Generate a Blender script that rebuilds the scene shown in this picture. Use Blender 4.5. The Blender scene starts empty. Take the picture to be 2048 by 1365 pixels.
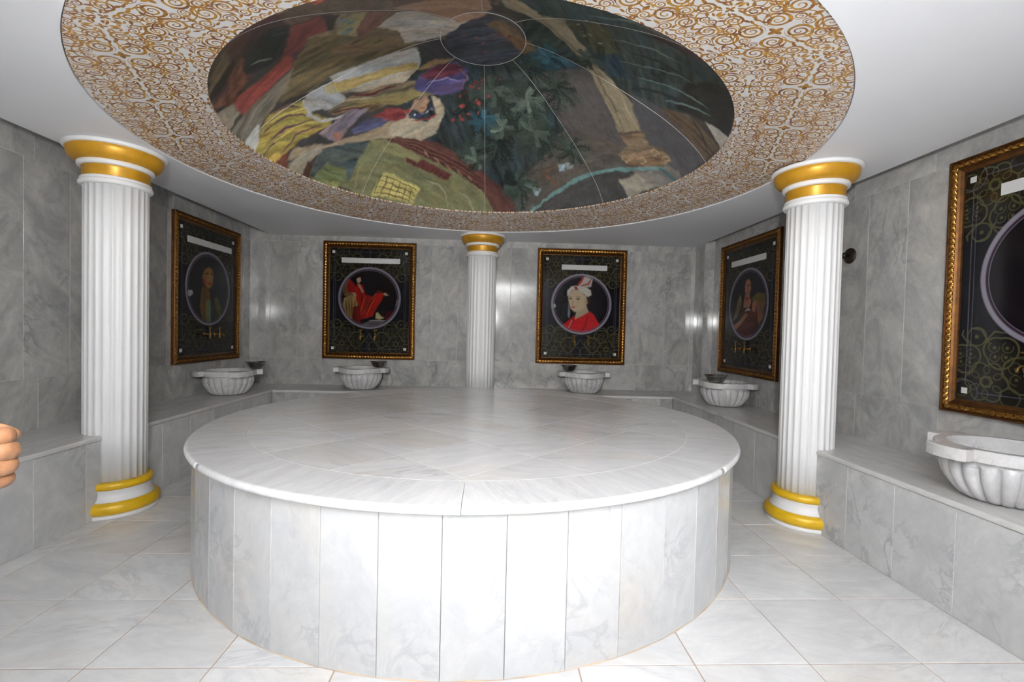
import bpy, bmesh, math, random
import numpy as np
from mathutils import Matrix, Vector

random.seed(7)
rng = np.random.default_rng(11)
scene = bpy.context.scene
COL = scene.collection
PI = math.pi

# ------------------------------------------------------------------ camera
CAM = Vector((0.1144, -3.4034, 1.30))
F_PX, YAW, PITCH, ROLL = 935.25, 0.0416, -0.0226, 0.0235
cam_data = bpy.data.cameras.new('camera')
cam = bpy.data.objects.new('camera', cam_data)
COL.objects.link(cam)
fw = Vector((math.sin(YAW)*math.cos(PITCH), math.cos(YAW)*math.cos(PITCH), math.sin(PITCH)))
rt = Vector((math.cos(YAW), -math.sin(YAW), 0))
up = rt.cross(fw)
r2 = rt*math.cos(ROLL) + up*math.sin(ROLL)
u2 = -rt*math.sin(ROLL) + up*math.cos(ROLL)
M = Matrix((r2, u2, -fw)).transposed().to_4x4()
M.translation = CAM
cam.matrix_world = M
cam_data.sensor_width = 36.0
cam_data.lens = F_PX/2048*36.0
cam_data.clip_start = 0.05
scene.camera = cam

# ------------------------------------------------------------------ world, flash, exposure
world = bpy.data.worlds.new('world')
scene.world = world
world.use_nodes = True
world.node_tree.nodes['Background'].inputs[0].default_value = (0.5, 0.5, 0.5, 1)
world.node_tree.nodes['Background'].inputs[1].default_value = 0.05

# the photographer's flash gun: its head points up and bounces off the white ceiling
ld = bpy.data.lights.new('flash_bounce', 'SPOT')
ld.energy = 1500; ld.spot_size = math.radians(115); ld.spot_blend = 0.6; ld.shadow_soft_size = 0.04
lo = bpy.data.objects.new('flash_bounce', ld); COL.objects.link(lo)
lo.location = (0.24, -4.0, 1.62); lo.rotation_euler = (PI + math.radians(4), math.radians(10), 0)
# light that spills forward from the same flash head
ld = bpy.data.lights.new('flash_direct', 'SPOT')
ld.energy = 450; ld.spot_size = math.radians(124); ld.spot_blend = 1.0; ld.shadow_soft_size = 0.05
lo = bpy.data.objects.new('flash_direct', ld); COL.objects.link(lo)
lo.location = (-0.06, -3.95, 1.66); lo.rotation_euler = (math.radians(90+21), 0, -YAW-0.05)

scene.view_settings.view_transform = 'Standard'
scene.view_settings.look = 'None'
scene.view_settings.gamma = 1.0
scene.view_settings.use_curve_mapping = False
scene.view_settings.exposure = 0.06

# ------------------------------------------------------------------ dimensions
XL, XR, YB, YF = -3.0, 2.917, 2.7247, -4.7
ZC, ZTOP = 2.459, 2.66
HB, XBL, XBR, YBB = 0.544, -2.441, 2.306, 2.138
HP, RP, RPI, RDRUM = 0.6634, 1.74, 1.4463, 1.702
RO, RM, ZM = 2.178, 1.65, 2.556

# ------------------------------------------------------------------ helpers
def srgb(r, g, b):
    f = lambda c: c/12.92 if c <= 0.04045 else ((c+0.055)/1.055)**2.4
    return (f(r/255), f(g/255), f(b/255))

def link(name, mesh, mat=None, parent=None):
    o = bpy.data.objects.new(name, mesh)
    COL.objects.link(o)
    if mat is not None and mesh is not None and len(mesh.materials) == 0:
        mesh.materials.append(mat)
    if parent is not None:
        o.parent = parent
    return o

def mk(name, verts, faces, smooth=False):
    me = bpy.data.meshes.new(name)
    me.from_pydata([tuple(v) for v in verts], [], faces)
    if smooth:
        me.polygons.foreach_set('use_smooth', [True]*len(me.polygons))
    me.update()
    return me

def fixn(me):
    bm = bmesh.new(); bm.from_mesh(me)
    bmesh.ops.recalc_face_normals(bm, faces=bm.faces)
    bm.to_mesh(me); bm.free(); return me

def empty(name, loc=(0, 0, 0), rot=(0, 0, 0), parent=None):
    o = bpy.data.objects.new(name, None)
    COL.objects.link(o); o.location = loc; o.rotation_euler = rot
    o.empty_display_size = 0.1
    if parent is not None: o.parent = parent
    return o

def tag(o, label, cat=None, group=None, kind=None):
    o['label'] = label
    if cat: o['category'] = cat
    if group: o['group'] = group
    if kind: o['kind'] = kind
    return o

def copy_tree(o, parent=None):
    c = o.copy(); COL.objects.link(c); c.parent = parent
    for ch in list(o.children):
        copy_tree(ch, c)
    return c

def box_mesh(name, x0, x1, y0, y1, z0, z1):
    v = [(x, y, z) for z in (z0, z1) for y in (y0, y1) for x in (x0, x1)]
    return mk(name, v, [(0, 2, 3, 1), (4, 5, 7, 6), (0, 1, 5, 4), (2, 6, 7, 3), (0, 4, 6, 2), (1, 3, 7, 5)])

_tc = {}
def tile_mesh(name, w, h, t, mat, c=0.0016):
    """slab centred on its own origin, front face at +z with arrised edges"""
    key = (name, round(w, 4), round(h, 4), round(t, 4), mat.name)
    if key in _tc: return _tc[key]
    a, b = w/2, h/2
    ring = lambda i, z: [(-a+i, -b+i, z), (a-i, -b+i, z), (a-i, b-i, z), (-a+i, b-i, z)]
    v = ring(0, -t) + ring(0, -c) + ring(c, 0)
    f = [(3, 2, 1, 0), (8, 9, 10, 11)]
    for k in (0, 4):
        for i in range(4):
            j = (i+1) % 4
            f.append((k+i, k+j, k+4+j, k+4+i))
    me = mk(name, v, f); me.materials.append(mat)
    _tc[key] = me
    return me

def frame_m(X, Y, loc):
    X, Y = Vector(X), Vector(Y); Z = X.cross(Y)
    m = Matrix((X, Y, Z)).transposed().to_4x4(); m.translation = loc
    return m
BACK = ((1, 0, 0), (0, 0, 1)); LEFT = ((0, 1, 0), (0, 0, 1)); RIGHT = ((0, -1, 0), (0, 0, 1)); FRONT = ((-1, 0, 0), (0, 0, 1))

def lathe(name, prof, n=64, closed=True, smooth=True, rfun=None):
    """prof: (r,z) list; rfun(theta, k) -> radius factor"""
    v, f = [], []
    for k, (r, z) in enumerate(prof):
        for i in range(n):
            a = 2*PI*i/n
            q = r*(rfun(a, k) if rfun else 1.0)
            v.append((q*math.cos(a), q*math.sin(a), z))
    m = len(prof)
    for k in range(m-1):
        for i in range(n):
            j = (i+1) % n
            f.append((k*n+i, k*n+j, (k+1)*n+j, (k+1)*n+i))
    if closed:
        f.append(tuple(reversed(range(n)))); f.append(tuple(range((m-1)*n, m*n)))
    me = mk(name, v, f, smooth)
    if smooth and closed:
        me.polygons[-1].use_smooth = False; me.polygons[-2].use_smooth = False
    return me

def arc_prof(cx, cz, r, a0, a1, n, sz=1.0):
    return [(cx+r*math.cos(math.radians(a0+(a1-a0)*i/n)), cz+sz*r*math.sin(math.radians(a0+(a1-a0)*i/n))) for i in range(n+1)]

# ------------------------------------------------------------------ materials
def new_mat(name):
    m = bpy.data.materials.new(name); m.use_nodes = True
    nt = m.node_tree
    return m, nt, nt.nodes['Principled BSDF']

def N(nt, typ, **kw):
    n = nt.nodes.new(typ)
    for k, v in kw.items(): setattr(n, k, v)
    return n

def ramp(nt, fac, stops):
    r = N(nt, 'ShaderNodeValToRGB')
    e = r.color_ramp.elements
    while len(e) < len(stops): e.new(0.5)
    for s, (p, c) in zip(e, stops):
        s.position = p; s.color = (*c, 1)
    nt.links.new(fac, r.inputs[0])
    return r.outputs[0]

def mixc(nt, fac, a, b, mode='MIX'):
    m = N(nt, 'ShaderNodeMix', data_type='RGBA', blend_type=mode)
    for s, v in ((m.inputs[0], fac), (m.inputs[6], a), (m.inputs[7], b)):
        if isinstance(v, (int, float)): s.default_value = v
        elif isinstance(v, tuple): s.default_value = (*v, 1)
        else: nt.links.new(v, s)
    return m.outputs[2]

def math_n(nt, op, a, b=None, c=None, clamp=False):
    n = N(nt, 'ShaderNodeMath', operation=op); n.use_clamp = clamp
    for s, v in zip(n.inputs, (a, b, c)):
        if v is None: continue
        if isinstance(v, (int, float)): s.default_value = v
        else: nt.links.new(v, s)
    return n.outputs[0]

def marble(name, light, dark, vein, scale=1.0, stretch=(1, 1, 1), amount=0.5, veins=0.5, tone=0.08, rough=0.22, warm=0.0, rot=True, rough_bump=0.0):
    """polished marble: clouds, broken veins, each slab cut from another place of the block"""
    m, nt, b = new_mat(name)
    L = nt.links
    tc = N(nt, 'ShaderNodeTexCoord'); oi = N(nt, 'ShaderNodeObjectInfo')
    off = N(nt, 'ShaderNodeCombineXYZ')
    for k, q in enumerate((37.0, 61.0, 23.0)):
        L.new(math_n(nt, 'MULTIPLY', oi.outputs['Random'], q), off.inputs[k])
    add = N(nt, 'ShaderNodeVectorMath', operation='ADD')
    if rot:
        vr = N(nt, 'ShaderNodeVectorRotate', rotation_type='Z_AXIS')
        L.new(tc.outputs['Object'], vr.inputs['Vector'])
        ang = math_n(nt, 'MULTIPLY_ADD', math_n(nt, 'FRACT', math_n(nt, 'MULTIPLY', oi.outputs['Random'], 17.3)), 1.3, -0.65)
        L.new(ang, vr.inputs['Angle'])
        L.new(vr.outputs[0], add.inputs[0])
    else:
        L.new(tc.outputs['Object'], add.inputs[0])
    L.new(off.outputs[0], add.inputs[1])
    mp = N(nt, 'ShaderNodeMapping'); mp.inputs['Scale'].default_value = tuple(s*scale for s in stretch)
    L.new(add.outputs[0], mp.inputs[0])
    def noise(s, det, rg, dist):
        n = N(nt, 'ShaderNodeTexNoise'); n.inputs['Scale'].default_value = s; n.inputs['Detail'].default_value = det
        n.inputs['Roughness'].default_value = rg; n.inputs['Distortion'].default_value = dist
        L.new(mp.outputs[0], n.inputs['Vector']); return n.outputs[0]
    cloud = noise(3.4, 9, 0.66, 0.7)
    fine = noise(17.0, 5, 0.7, 0.4)
    big = noise(0.9, 3, 0.5, 0.6)
    vn = noise(2.3, 9, 0.62, 1.1)
    msk = noise(1.3, 2, 0.5, 0.3)
    cf = math_n(nt, 'MULTIPLY', ramp(nt, cloud, [(0.36, (1, 1, 1)), (0.66, (0, 0, 0))]), amount)
    c1 = mixc(nt, cf, light, dark)
    c1 = mixc(nt, math_n(nt, 'MULTIPLY', ramp(nt, fine, [(0.40, (1, 1, 1)), (0.60, (0, 0, 0))]), 0.30*amount), c1, dark)
    ridge = math_n(nt, 'ABSOLUTE', math_n(nt, 'SUBTRACT', vn, 0.5))
    vr_ = ramp(nt, ridge, [(0.0, (1, 1, 1)), (0.040, (0, 0, 0))])
    mk_ = ramp(nt, msk, [(0.50, (0, 0, 0)), (0.68, (1, 1, 1))])
    vf = math_n(nt, 'MULTIPLY', math_n(nt, 'MULTIPLY', vr_, mk_), veins)
    c2 = mixc(nt, vf, c1, vein)
    if warm > 0:
        wf = math_n(nt, 'MULTIPLY', ramp(nt, big, [(0.52, (0, 0, 0)), (0.72, (1, 1, 1))]), warm)
        c2 = mixc(nt, wf, c2, srgb(214, 196, 168))
    tn = math_n(nt, 'MULTIPLY_ADD', math_n(nt, 'FRACT', math_n(nt, 'MULTIPLY', oi.outputs['Random'], 7.7)), 2*tone, 1-2*tone)
    hv = N(nt, 'ShaderNodeHueSaturation'); L.new(c2, hv.inputs['Color']); L.new(tn, hv.inputs['Value'])
    L.new(hv.outputs[0], b.inputs['Base Color'])
    b.inputs['Roughness'].default_value = rough
    b.inputs['IOR'].default_value = 1.5
    if rough_bump:
        bp = N(nt, 'ShaderNodeBump'); bp.inputs['Strength'].default_value = rough_bump; bp.inputs['Distance'].default_value = 0.002
        L.new(cloud, bp.inputs['Height']); L.new(bp.outputs[0], b.inputs['Normal'])
    return m

def plain(name, col, rough=0.5, metal=0.0, var=0.06, scale=6.0, bump=0.0, bscale=60.0):
    m, nt, b = new_mat(name)
    tc = N(nt, 'ShaderNodeTexCoord'); n = N(nt, 'ShaderNodeTexNoise')
    n.inputs['Scale'].default_value = scale; n.inputs['Detail'].default_value = 4
    nt.links.new(tc.outputs['Object'], n.inputs['Vector'])
    lo = tuple(c*(1-var) for c in col); hi = tuple(min(1, c*(1+var)) for c in col)
    nt.links.new(ramp(nt, n.outputs[0], [(0.3, lo), (0.7, hi)]), b.inputs['Base Color'])
    b.inputs['Roughness'].default_value = rough; b.inputs['Metallic'].default_value = metal
    if bump:
        n2 = N(nt, 'ShaderNodeTexNoise'); n2.inputs['Scale'].default_value = bscale
        nt.links.new(tc.outputs['Object'], n2.inputs['Vector'])
        bp = N(nt, 'ShaderNodeBump'); bp.inputs['Strength'].default_value = bump; bp.inputs['Distance'].default_value = 0.003
        nt.links.new(n2.outputs[0], bp.inputs['Height']); nt.links.new(bp.outputs[0], b.inputs['Normal'])
    return m

def painted(name, rough=0.35, bump=0.0):
    """colour laid down on the surface by the painter below"""
    m, nt, b = new_mat(name)
    a = N(nt, 'ShaderNodeAttribute', attribute_name='Paint')
    nt.links.new(a.outputs['Color'], b.inputs['Base Color'])
    b.inputs['Roughness'].default_value = rough
    b.inputs['Specular IOR Level'].default_value = 0.22
    return m

MAT = {}
MAT['wall'] = marble('grey_wall_marble', (0.59, 0.582, 0.555), (0.32, 0.322, 0.32), (0.17, 0.175, 0.19), scale=1.5, stretch=(1.2, 0.75, 1), amount=0.85, veins=0.6, tone=0.09, rough=0.09, warm=0.10)
MAT['bench'] = marble('bench_marble', (0.70, 0.695, 0.685), (0.48, 0.485, 0.49), (0.24, 0.25, 0.27), scale=1.5, stretch=(1.0, 0.8, 1), amount=0.7, veins=0.6, tone=0.07, rough=0.22, warm=0.12)
MAT['seat'] = marble('seat_marble', (0.72, 0.71, 0.69), (0.54, 0.535, 0.525), (0.30, 0.30, 0.31), scale=1.3, stretch=(0.6, 3.0, 1), amount=0.7, veins=0.35, tone=0.04, rough=0.25, rot=False)
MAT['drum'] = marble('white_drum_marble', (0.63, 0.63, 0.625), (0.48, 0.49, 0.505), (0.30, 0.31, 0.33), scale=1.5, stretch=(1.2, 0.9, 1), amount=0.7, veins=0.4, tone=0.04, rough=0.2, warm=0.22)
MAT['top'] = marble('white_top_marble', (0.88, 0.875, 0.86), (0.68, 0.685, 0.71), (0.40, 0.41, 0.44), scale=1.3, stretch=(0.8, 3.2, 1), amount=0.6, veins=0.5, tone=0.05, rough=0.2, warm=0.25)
MAT['rim'] = marble('white_rim_marble', (0.86, 0.855, 0.84), (0.64, 0.645, 0.67), (0.40, 0.41, 0.44), scale=1.3, stretch=(0.7, 4.0, 1), amount=0.6, veins=0.35, tone=0.02, rough=0.2, rot=False)
MAT['floor'] = marble('floor_marble', (0.82, 0.815, 0.80), (0.60, 0.605, 0.615), (0.33, 0.34, 0.36), scale=1.4, stretch=(0.8, 2.2, 1), amount=0.65, veins=0.32, tone=0.05, rough=0.24, warm=0.25)
MAT['basin'] = marble('basin_marble', (0.68, 0.67, 0.66), (0.46, 0.46, 0.475), (0.26, 0.26, 0.29), scale=3.2, amount=0.6, veins=0.85, tone=0.03, rough=0.25, warm=0.1)
MAT['grout_w'] = plain('white_grout', (0.72, 0.70, 0.66), 0.8, var=0.05)
MAT['grout_g'] = plain('pale_grout', (0.56, 0.54, 0.50), 0.8, var=0.08)
MAT['grout_f'] = plain('tan_floor_grout', (0.34, 0.25, 0.19), 0.85, var=0.25, scale=3)
MAT['caulk'] = plain('tan_caulk', (0.46, 0.36, 0.26), 0.8, var=0.3, scale=5)
MAT['plaster'] = plain('white_plaster', (0.83, 0.84, 0.87), 0.55, var=0.01, scale=2)
MAT['column'] = plain('white_column_paint', (0.86, 0.86, 0.86), 0.4, var=0.01, scale=3)
MAT['gold'] = plain('gold_capital_paint', srgb(198, 146, 34), 0.36, 0.3, var=0.16, scale=9)
MAT['yellow'] = plain('yellow_gold_base_paint', srgb(214, 172, 24), 0.38, 0.1, var=0.10, scale=14)
MAT['steel'] = plain('stainless_steel', (0.34, 0.33, 0.32), 0.14, 1.0, var=0.03)
MAT['brass'] = plain('dull_brass', srgb(128, 96, 52), 0.3, 0.95, var=0.10, scale=30)
MAT['bronze'] = plain('dark_bronze', (0.035, 0.026, 0.02), 0.3, 0.6, var=0.2, scale=40)
MAT['frame'] = plain('old_gold_moulding', srgb(88, 56, 24), 0.38, 0.75, var=0.30, scale=26)
MAT['frame_o'] = plain('carved_gold', srgb(166, 120, 58), 0.24, 0.95, var=0.40, scale=60)
MAT['frame_d'] = plain('dark_wood_back', (0.03, 0.02, 0.015), 0.6, var=0.2)
MAT['tape'] = plain('white_paper', (0.56, 0.56, 0.55), 0.6, var=0.03)
MAT['seam'] = plain('pale_seam_filler', (0.62, 0.62, 0.62), 0.6, var=0.1)
MAT['mural'] = painted('ceiling_painting', 0.4)
MAT['canvas'] = painted('framed_print', 0.14)
MAT['skin'] = plain('skin', (0.21, 0.098, 0.045), 0.5, var=0.35, scale=28, bump=0.5, bscale=90)

# ------------------------------------------------------------------ printed wallpaper (damask scrolls), pure shader maths in panel UV metres
def damask():
    m, nt, b = new_mat('damask_wallpaper')
    uv = N(nt, 'ShaderNodeUVMap'); uv.uv_map = 'UVMap'
    sp = N(nt, 'ShaderNodeSeparateXYZ'); sc = N(nt, 'ShaderNodeVectorMath', operation='SCALE'); sc.inputs['Scale'].default_value = 1.12
    nt.links.new(uv.outputs[0], sc.inputs[0]); nt.links.new(sc.outputs[0], sp.inputs[0])
    mm = lambda op, a, b_=None, c=None: math_n(nt, op, a, b_, c)
    CELL = 0.56
    def fold(s):                       # repeat and mirror: 0 .. CELL/2
        return mm('PINGPONG', s, CELL/2)
    x, y = fold(sp.outputs[0]), fold(mm('ADD', sp.outputs[1], 0.09))
    acc = None
    def union(a):
        nonlocal acc
        acc = a if acc is None else mm('MAXIMUM', acc, a)
    def polar(cx, cy):
        dx, dy = mm('SUBTRACT', x, cx), mm('SUBTRACT', y, cy)
        r = mm('SQRT', mm('ADD', mm('MULTIPLY', dx, dx), mm('MULTIPLY', dy, dy)))
        return dx, dy, r
    def spiral(cx, cy, ro, pitch, hand, ph, w=1.0):
        dx, dy, r = polar(cx, cy)
        th = mm('ARCTAN2', dy, dx)
        t = mm('ADD', mm('DIVIDE', r, pitch), mm('MULTIPLY_ADD', th, hand/(2*PI), ph))
        d = mm('MULTIPLY', mm('ABSOLUTE', mm('SUBTRACT', mm('FRACT', t), 0.5)), pitch)
        wd = mm('MULTIPLY_ADD', r, 0.105*w, 0.0018)
        line = mm('LESS_THAN', d, wd)
        union(mm('MULTIPLY', line, mm('LESS_THAN', r, ro)))
    def leaf(cx, cy, ang, a, b_):
        dx, dy = mm('SUBTRACT', x, cx), mm('SUBTRACT', y, cy)
        ca, sa = math.cos(math.radians(ang)), math.sin(math.radians(ang))
        u = mm('ADD', mm('MULTIPLY', dx, ca/a), mm('MULTIPLY', dy, sa/a))
        v = mm('ADD', mm('MULTIPLY', dx, -sa/b_), mm('MULTIPLY', dy, ca/b_))
        # pointed leaf: |v| < 1-u^2
        q = mm('ADD', mm('MULTIPLY', u, u), mm('ABSOLUTE', v))
        union(mm('LESS_THAN', q, 1.0))
    def arc(cx, cy, R, w, nx, ny, k):
        dx, dy, r = polar(cx, cy)
        on = mm('LESS_THAN', mm('ABSOLUTE', mm('SUBTRACT', r, R)), w)
        side = mm('GREATER_THAN', mm('ADD', mm('MULTIPLY', dx, nx), mm('MULTIPLY', dy, ny)), k)
        union(mm('MULTIPLY', on, side))
    for s in ((.070, .062, .056, .0225, 1, .10, 1), (.196, .050, .044, .019, -1, .35, 1), (.098, .180, .060, .0240, -1, .05, 1),
              (.216, .176, .050, .0205, 1, .60, 1), (.146, .112, .036, .0165, 1, .45, 1), (.030, .134, .027, .0140, -1, .2, 1),
              (.262, .112, .026, .0135, 1, .5, 1), (.160, .256, .034, .0165, 1, .8, 1), (.028, .238, .034, .0165, 1, .3, 1), (.255, .246, .030, .0150, -1, .1, 1)):
        spiral(*s)
    for l in ((.268, 0, 0, .013, .007), (.28, .014, 90, .013, .007), (.0, .018, 90, .02, .012), (.018, 0, 0, .02, .012),
              (.128, .058, 60, .022, .007), (.118, .086, 130, .022, .007), (.150, .160, 20, .022, .008), (.168, .146, 75, .022, .007),
              (.178, .088, 100, .022, .008), (.236, .080, 40, .022, .008), (.232, .122, 150, .02, .007), (.050, .108, 20, .022, .007),
              (.060, .220, 110, .024, .008), (.112, .250, 10, .024, .008), (.198, .232, 80, .022, .008), (.214, .262, 150, .02, .007),
              (.156, .020, 15, .022, .008), (.130, .012, -20, .02, .007), (.0, .190, 90, .026, .012), (.010, .160, 40, .018, .006),
              (.270, .196, 60, .02, .007), (.150, .205, 120, .022, .008),
              (.250, .030, 150, .018, .006), (.238, .016, 10, .018, .006), (.272, .050, 80, .022, .008), (.258, .066, 30, .016, .006), (.006, .268, 60, .02, .008), (.070, .262, 160, .02, .007),
              (.108, .118, 40, .02, .007), (.186, .122, 0, .02, .007), (.244, .212, 110, .02, .007), (.128, .142, 100, .018, .006), (.028, .088, 70, .018, .007), (.100, .018, 170, .02, .007)):
        leaf(*l)
    for a in ((.132, .0, .064, .0032, 0, 1, .012), (.150, .210, .080, .0034, .5, -.8, .02), (.28, .08, .078, .0032, -1, .3, .03), (.0, .09, .10, .0034, 1, .6, .055)):
        arc(*a)
    tc = N(nt, 'ShaderNodeTexCoord'); n = N(nt, 'ShaderNodeTexNoise'); n.inputs['Scale'].default_value = 26; n.inputs['Detail'].default_value = 3
    nt.links.new(uv.outputs[0], n.inputs['Vector'])
    g = ramp(nt, n.outputs[0], [(0.36, srgb(124, 76, 40)), (0.62, srgb(178, 132, 52))])
    col = mixc(nt, acc, srgb(214, 214, 214), g)
    nt.links.new(col, b.inputs['Base Color'])
    b.inputs['Roughness'].default_value = 0.45
    return m
MAT['damask'] = damask()

# ------------------------------------------------------------------ painter: lays flat colour on a point set (planar coordinates)
def vnoise(x, y, seed=0):
    xi, yi = np.floor(x).astype(np.int64), np.floor(y).astype(np.int64)
    fx, fy = x-xi, y-yi
    fx, fy = fx*fx*(3-2*fx), fy*fy*(3-2*fy)
    def h(a, b):
        k = (a*374761393 + b*668265263 + seed*974634777) & 0x7fffffff
        k = ((k ^ (k >> 13))*1274126177) & 0x7fffffff
        return ((k ^ (k >> 16)) & 0xffff)/65535.0
    return (h(xi, yi)*(1-fx)+h(xi+1, yi)*fx)*(1-fy)+(h(xi, yi+1)*(1-fx)+h(xi+1, yi+1)*fx)*fy

class Painter:
    def __init__(self, x, y, base):
        self.x, self.y = x, y
        self.c = np.tile(np.array(srgb(*base)), (len(x), 1))
        self.k = 0
    def near(self, x0, x1, y0, y1):
        return np.where((self.x > x0) & (self.x < x1) & (self.y > y0) & (self.y < y1))[0]
    def blend(self, idx, a, rgb, am=0.0, ang=0.0, s1=6.0, s2=30.0):
        self.k += 1
        col = np.array(srgb(*rgb))[None, :]
        if am > 0:
            ca, sa = math.cos(ang), math.sin(ang)
            u, v = self.x[idx]*ca+self.y[idx]*sa, -self.x[idx]*sa+self.y[idx]*ca
            n = vnoise(u*s1, v*s2, self.k)*0.6+vnoise(u*s1*2.7, v*s2*2.3, self.k+50)*0.4
            col = col*(1+am*4.0*(n[:, None]-0.5))
            w = vnoise(u*s1*0.7+9, v*s2*0.5+3, self.k+99)[:, None]-0.5
            col = col*(1+am*np.array([[0.8, 0.1, -0.7]])*w*1.2)
        a = a[:, None]
        self.c[idx] = self.c[idx]*(1-a)+np.clip(col, 0, 1)*a
    def poly(self, pts, rgb, am=0.0, soft=0.006, s1=6.0, s2=30.0):
        p = np.array(pts, float)
        idx = self.near(p[:, 0].min()-soft*2, p[:, 0].max()+soft*2, p[:, 1].min()-soft*2, p[:, 1].max()+soft*2)
        if len(idx) == 0: return
        x, y = self.x[idx], self.y[idx]
        ins = np.zeros(len(idx), bool); dm = np.full(len(idx), 1e9)
        for i in range(len(p)):
            (ax, ay), (bx, by) = p[i], p[(i+1) % len(p)]
            cr = ((ay > y) != (by > y))
            if by != ay:
                ins ^= cr & (x < (bx-ax)*(y-ay)/(by-ay)+ax)
            L = (bx-ax)**2+(by-ay)**2+1e-12
            t = np.clip(((x-ax)*(bx-ax)+(y-ay)*(by-ay))/L, 0, 1)
            dm = np.minimum(dm, np.hypot(x-ax-t*(bx-ax), y-ay-t*(by-ay)))
        a = np.clip(0.5+np.where(ins, dm, -dm)/(2*soft), 0, 1)
        q = p-p.mean(0); w, v = np.linalg.eigh(q.T@q)
        self.blend(idx, a, rgb, am, math.atan2(v[1, 1], v[0, 1]), s1, s2)
    def stroke(self, pts, rgb, w, am=0.1, taper=True, soft=0.004):
        p = np.array(pts, float)
        idx = self.near(p[:, 0].min()-w, p[:, 0].max()+w, p[:, 1].min()-w, p[:, 1].max()+w)
        if len(idx) == 0: return
        x, y = self.x[idx], self.y[idx]; best = np.full(len(idx), -1e9)
        n = len(p)-1
        for i in range(n):
            (ax, ay), (bx, by) = p[i], p[i+1]
            L = (bx-ax)**2+(by-ay)**2+1e-12
            t = np.clip(((x-ax)*(bx-ax)+(y-ay)*(by-ay))/L, 0, 1)
            d = np.hypot(x-ax-t*(bx-ax), y-ay-t*(by-ay))
            s = (i+t)/n
            hw = w/2*(1-0.6*np.abs(2*s-1)**2) if taper else w/2
            best = np.maximum(best, hw-d)
        self.blend(idx, np.clip(0.5+best/(2*soft), 0, 1), rgb, am)
    def disc(self, cx, cy, r, rgb, soft=0.004, ry=None, ang=0.0, am=0.0):
        ry = ry or r; R = max(r, ry)+soft*2
        idx = self.near(cx-R, cx+R, cy-R, cy+R)
        if len(idx) == 0: return
        ca, sa = math.cos(ang), math.sin(ang)
        dx, dy = self.x[idx]-cx, self.y[idx]-cy
        u, v = (dx*ca+dy*sa)/r, (-dx*sa+dy*ca)/ry
        d = (1-np.hypot(u, v))*min(r, ry)
        self.blend(idx, np.clip(0.5+d/(2*soft), 0, 1), rgb, am)
    def ring(self, cx, cy, r, w, rgb, soft=0.002, ry=None, ang=0.0, lobes=0, amp=0.0, ph=0.0, a0=None, a1=None):
        ry = ry or r; R = max(r, ry)*(1+amp)+w+soft*2
        idx = self.near(cx-R, cx+R, cy-R, cy+R)
        if len(idx) == 0: return
        ca, sa = math.cos(ang), math.sin(ang)
        dx, dy = self.x[idx]-cx, self.y[idx]-cy
        u, v = (dx*ca+dy*sa)/r, (-dx*sa+dy*ca)/ry
        th = np.arctan2(v, u); rad = 1.0
        if lobes: rad = 1-amp+amp*2*np.abs(np.cos(lobes/2*(th-ph)))
        d = w/2-np.abs(np.hypot(u, v)-rad)*min(r, ry)
        a = np.clip(0.5+d/(2*soft), 0, 1)
        if a0 is not None: a = a*(((th-a0) % (2*PI)) < (a1-a0))
        self.blend(idx, a, rgb)
    def spiral(self, cx, cy, ro, pitch, hand, ph, w, rgb, soft=0.0015):
        idx = self.near(cx-ro, cx+ro, cy-ro, cy+ro)
        if len(idx) == 0: return
        dx, dy = self.x[idx]-cx, self.y[idx]-cy
        r = np.hypot(dx, dy); t = r/pitch+hand*np.arctan2(dy, dx)/(2*PI)+ph
        d = w/2-np.abs(t-np.floor(t)-0.5)*pitch
        self.blend(idx, np.clip(0.5+d/(2*soft), 0, 1)*(r < ro), rgb)

def paint_attr(me, cols):
    at = me.color_attributes.new('Paint', 'FLOAT_COLOR', 'POINT')
    buf = np.ones((len(me.vertices), 4), np.float32); buf[:, :3] = np.clip(cols, 0, 1)
    at.data.foreach_set('color', buf.ravel())

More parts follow.
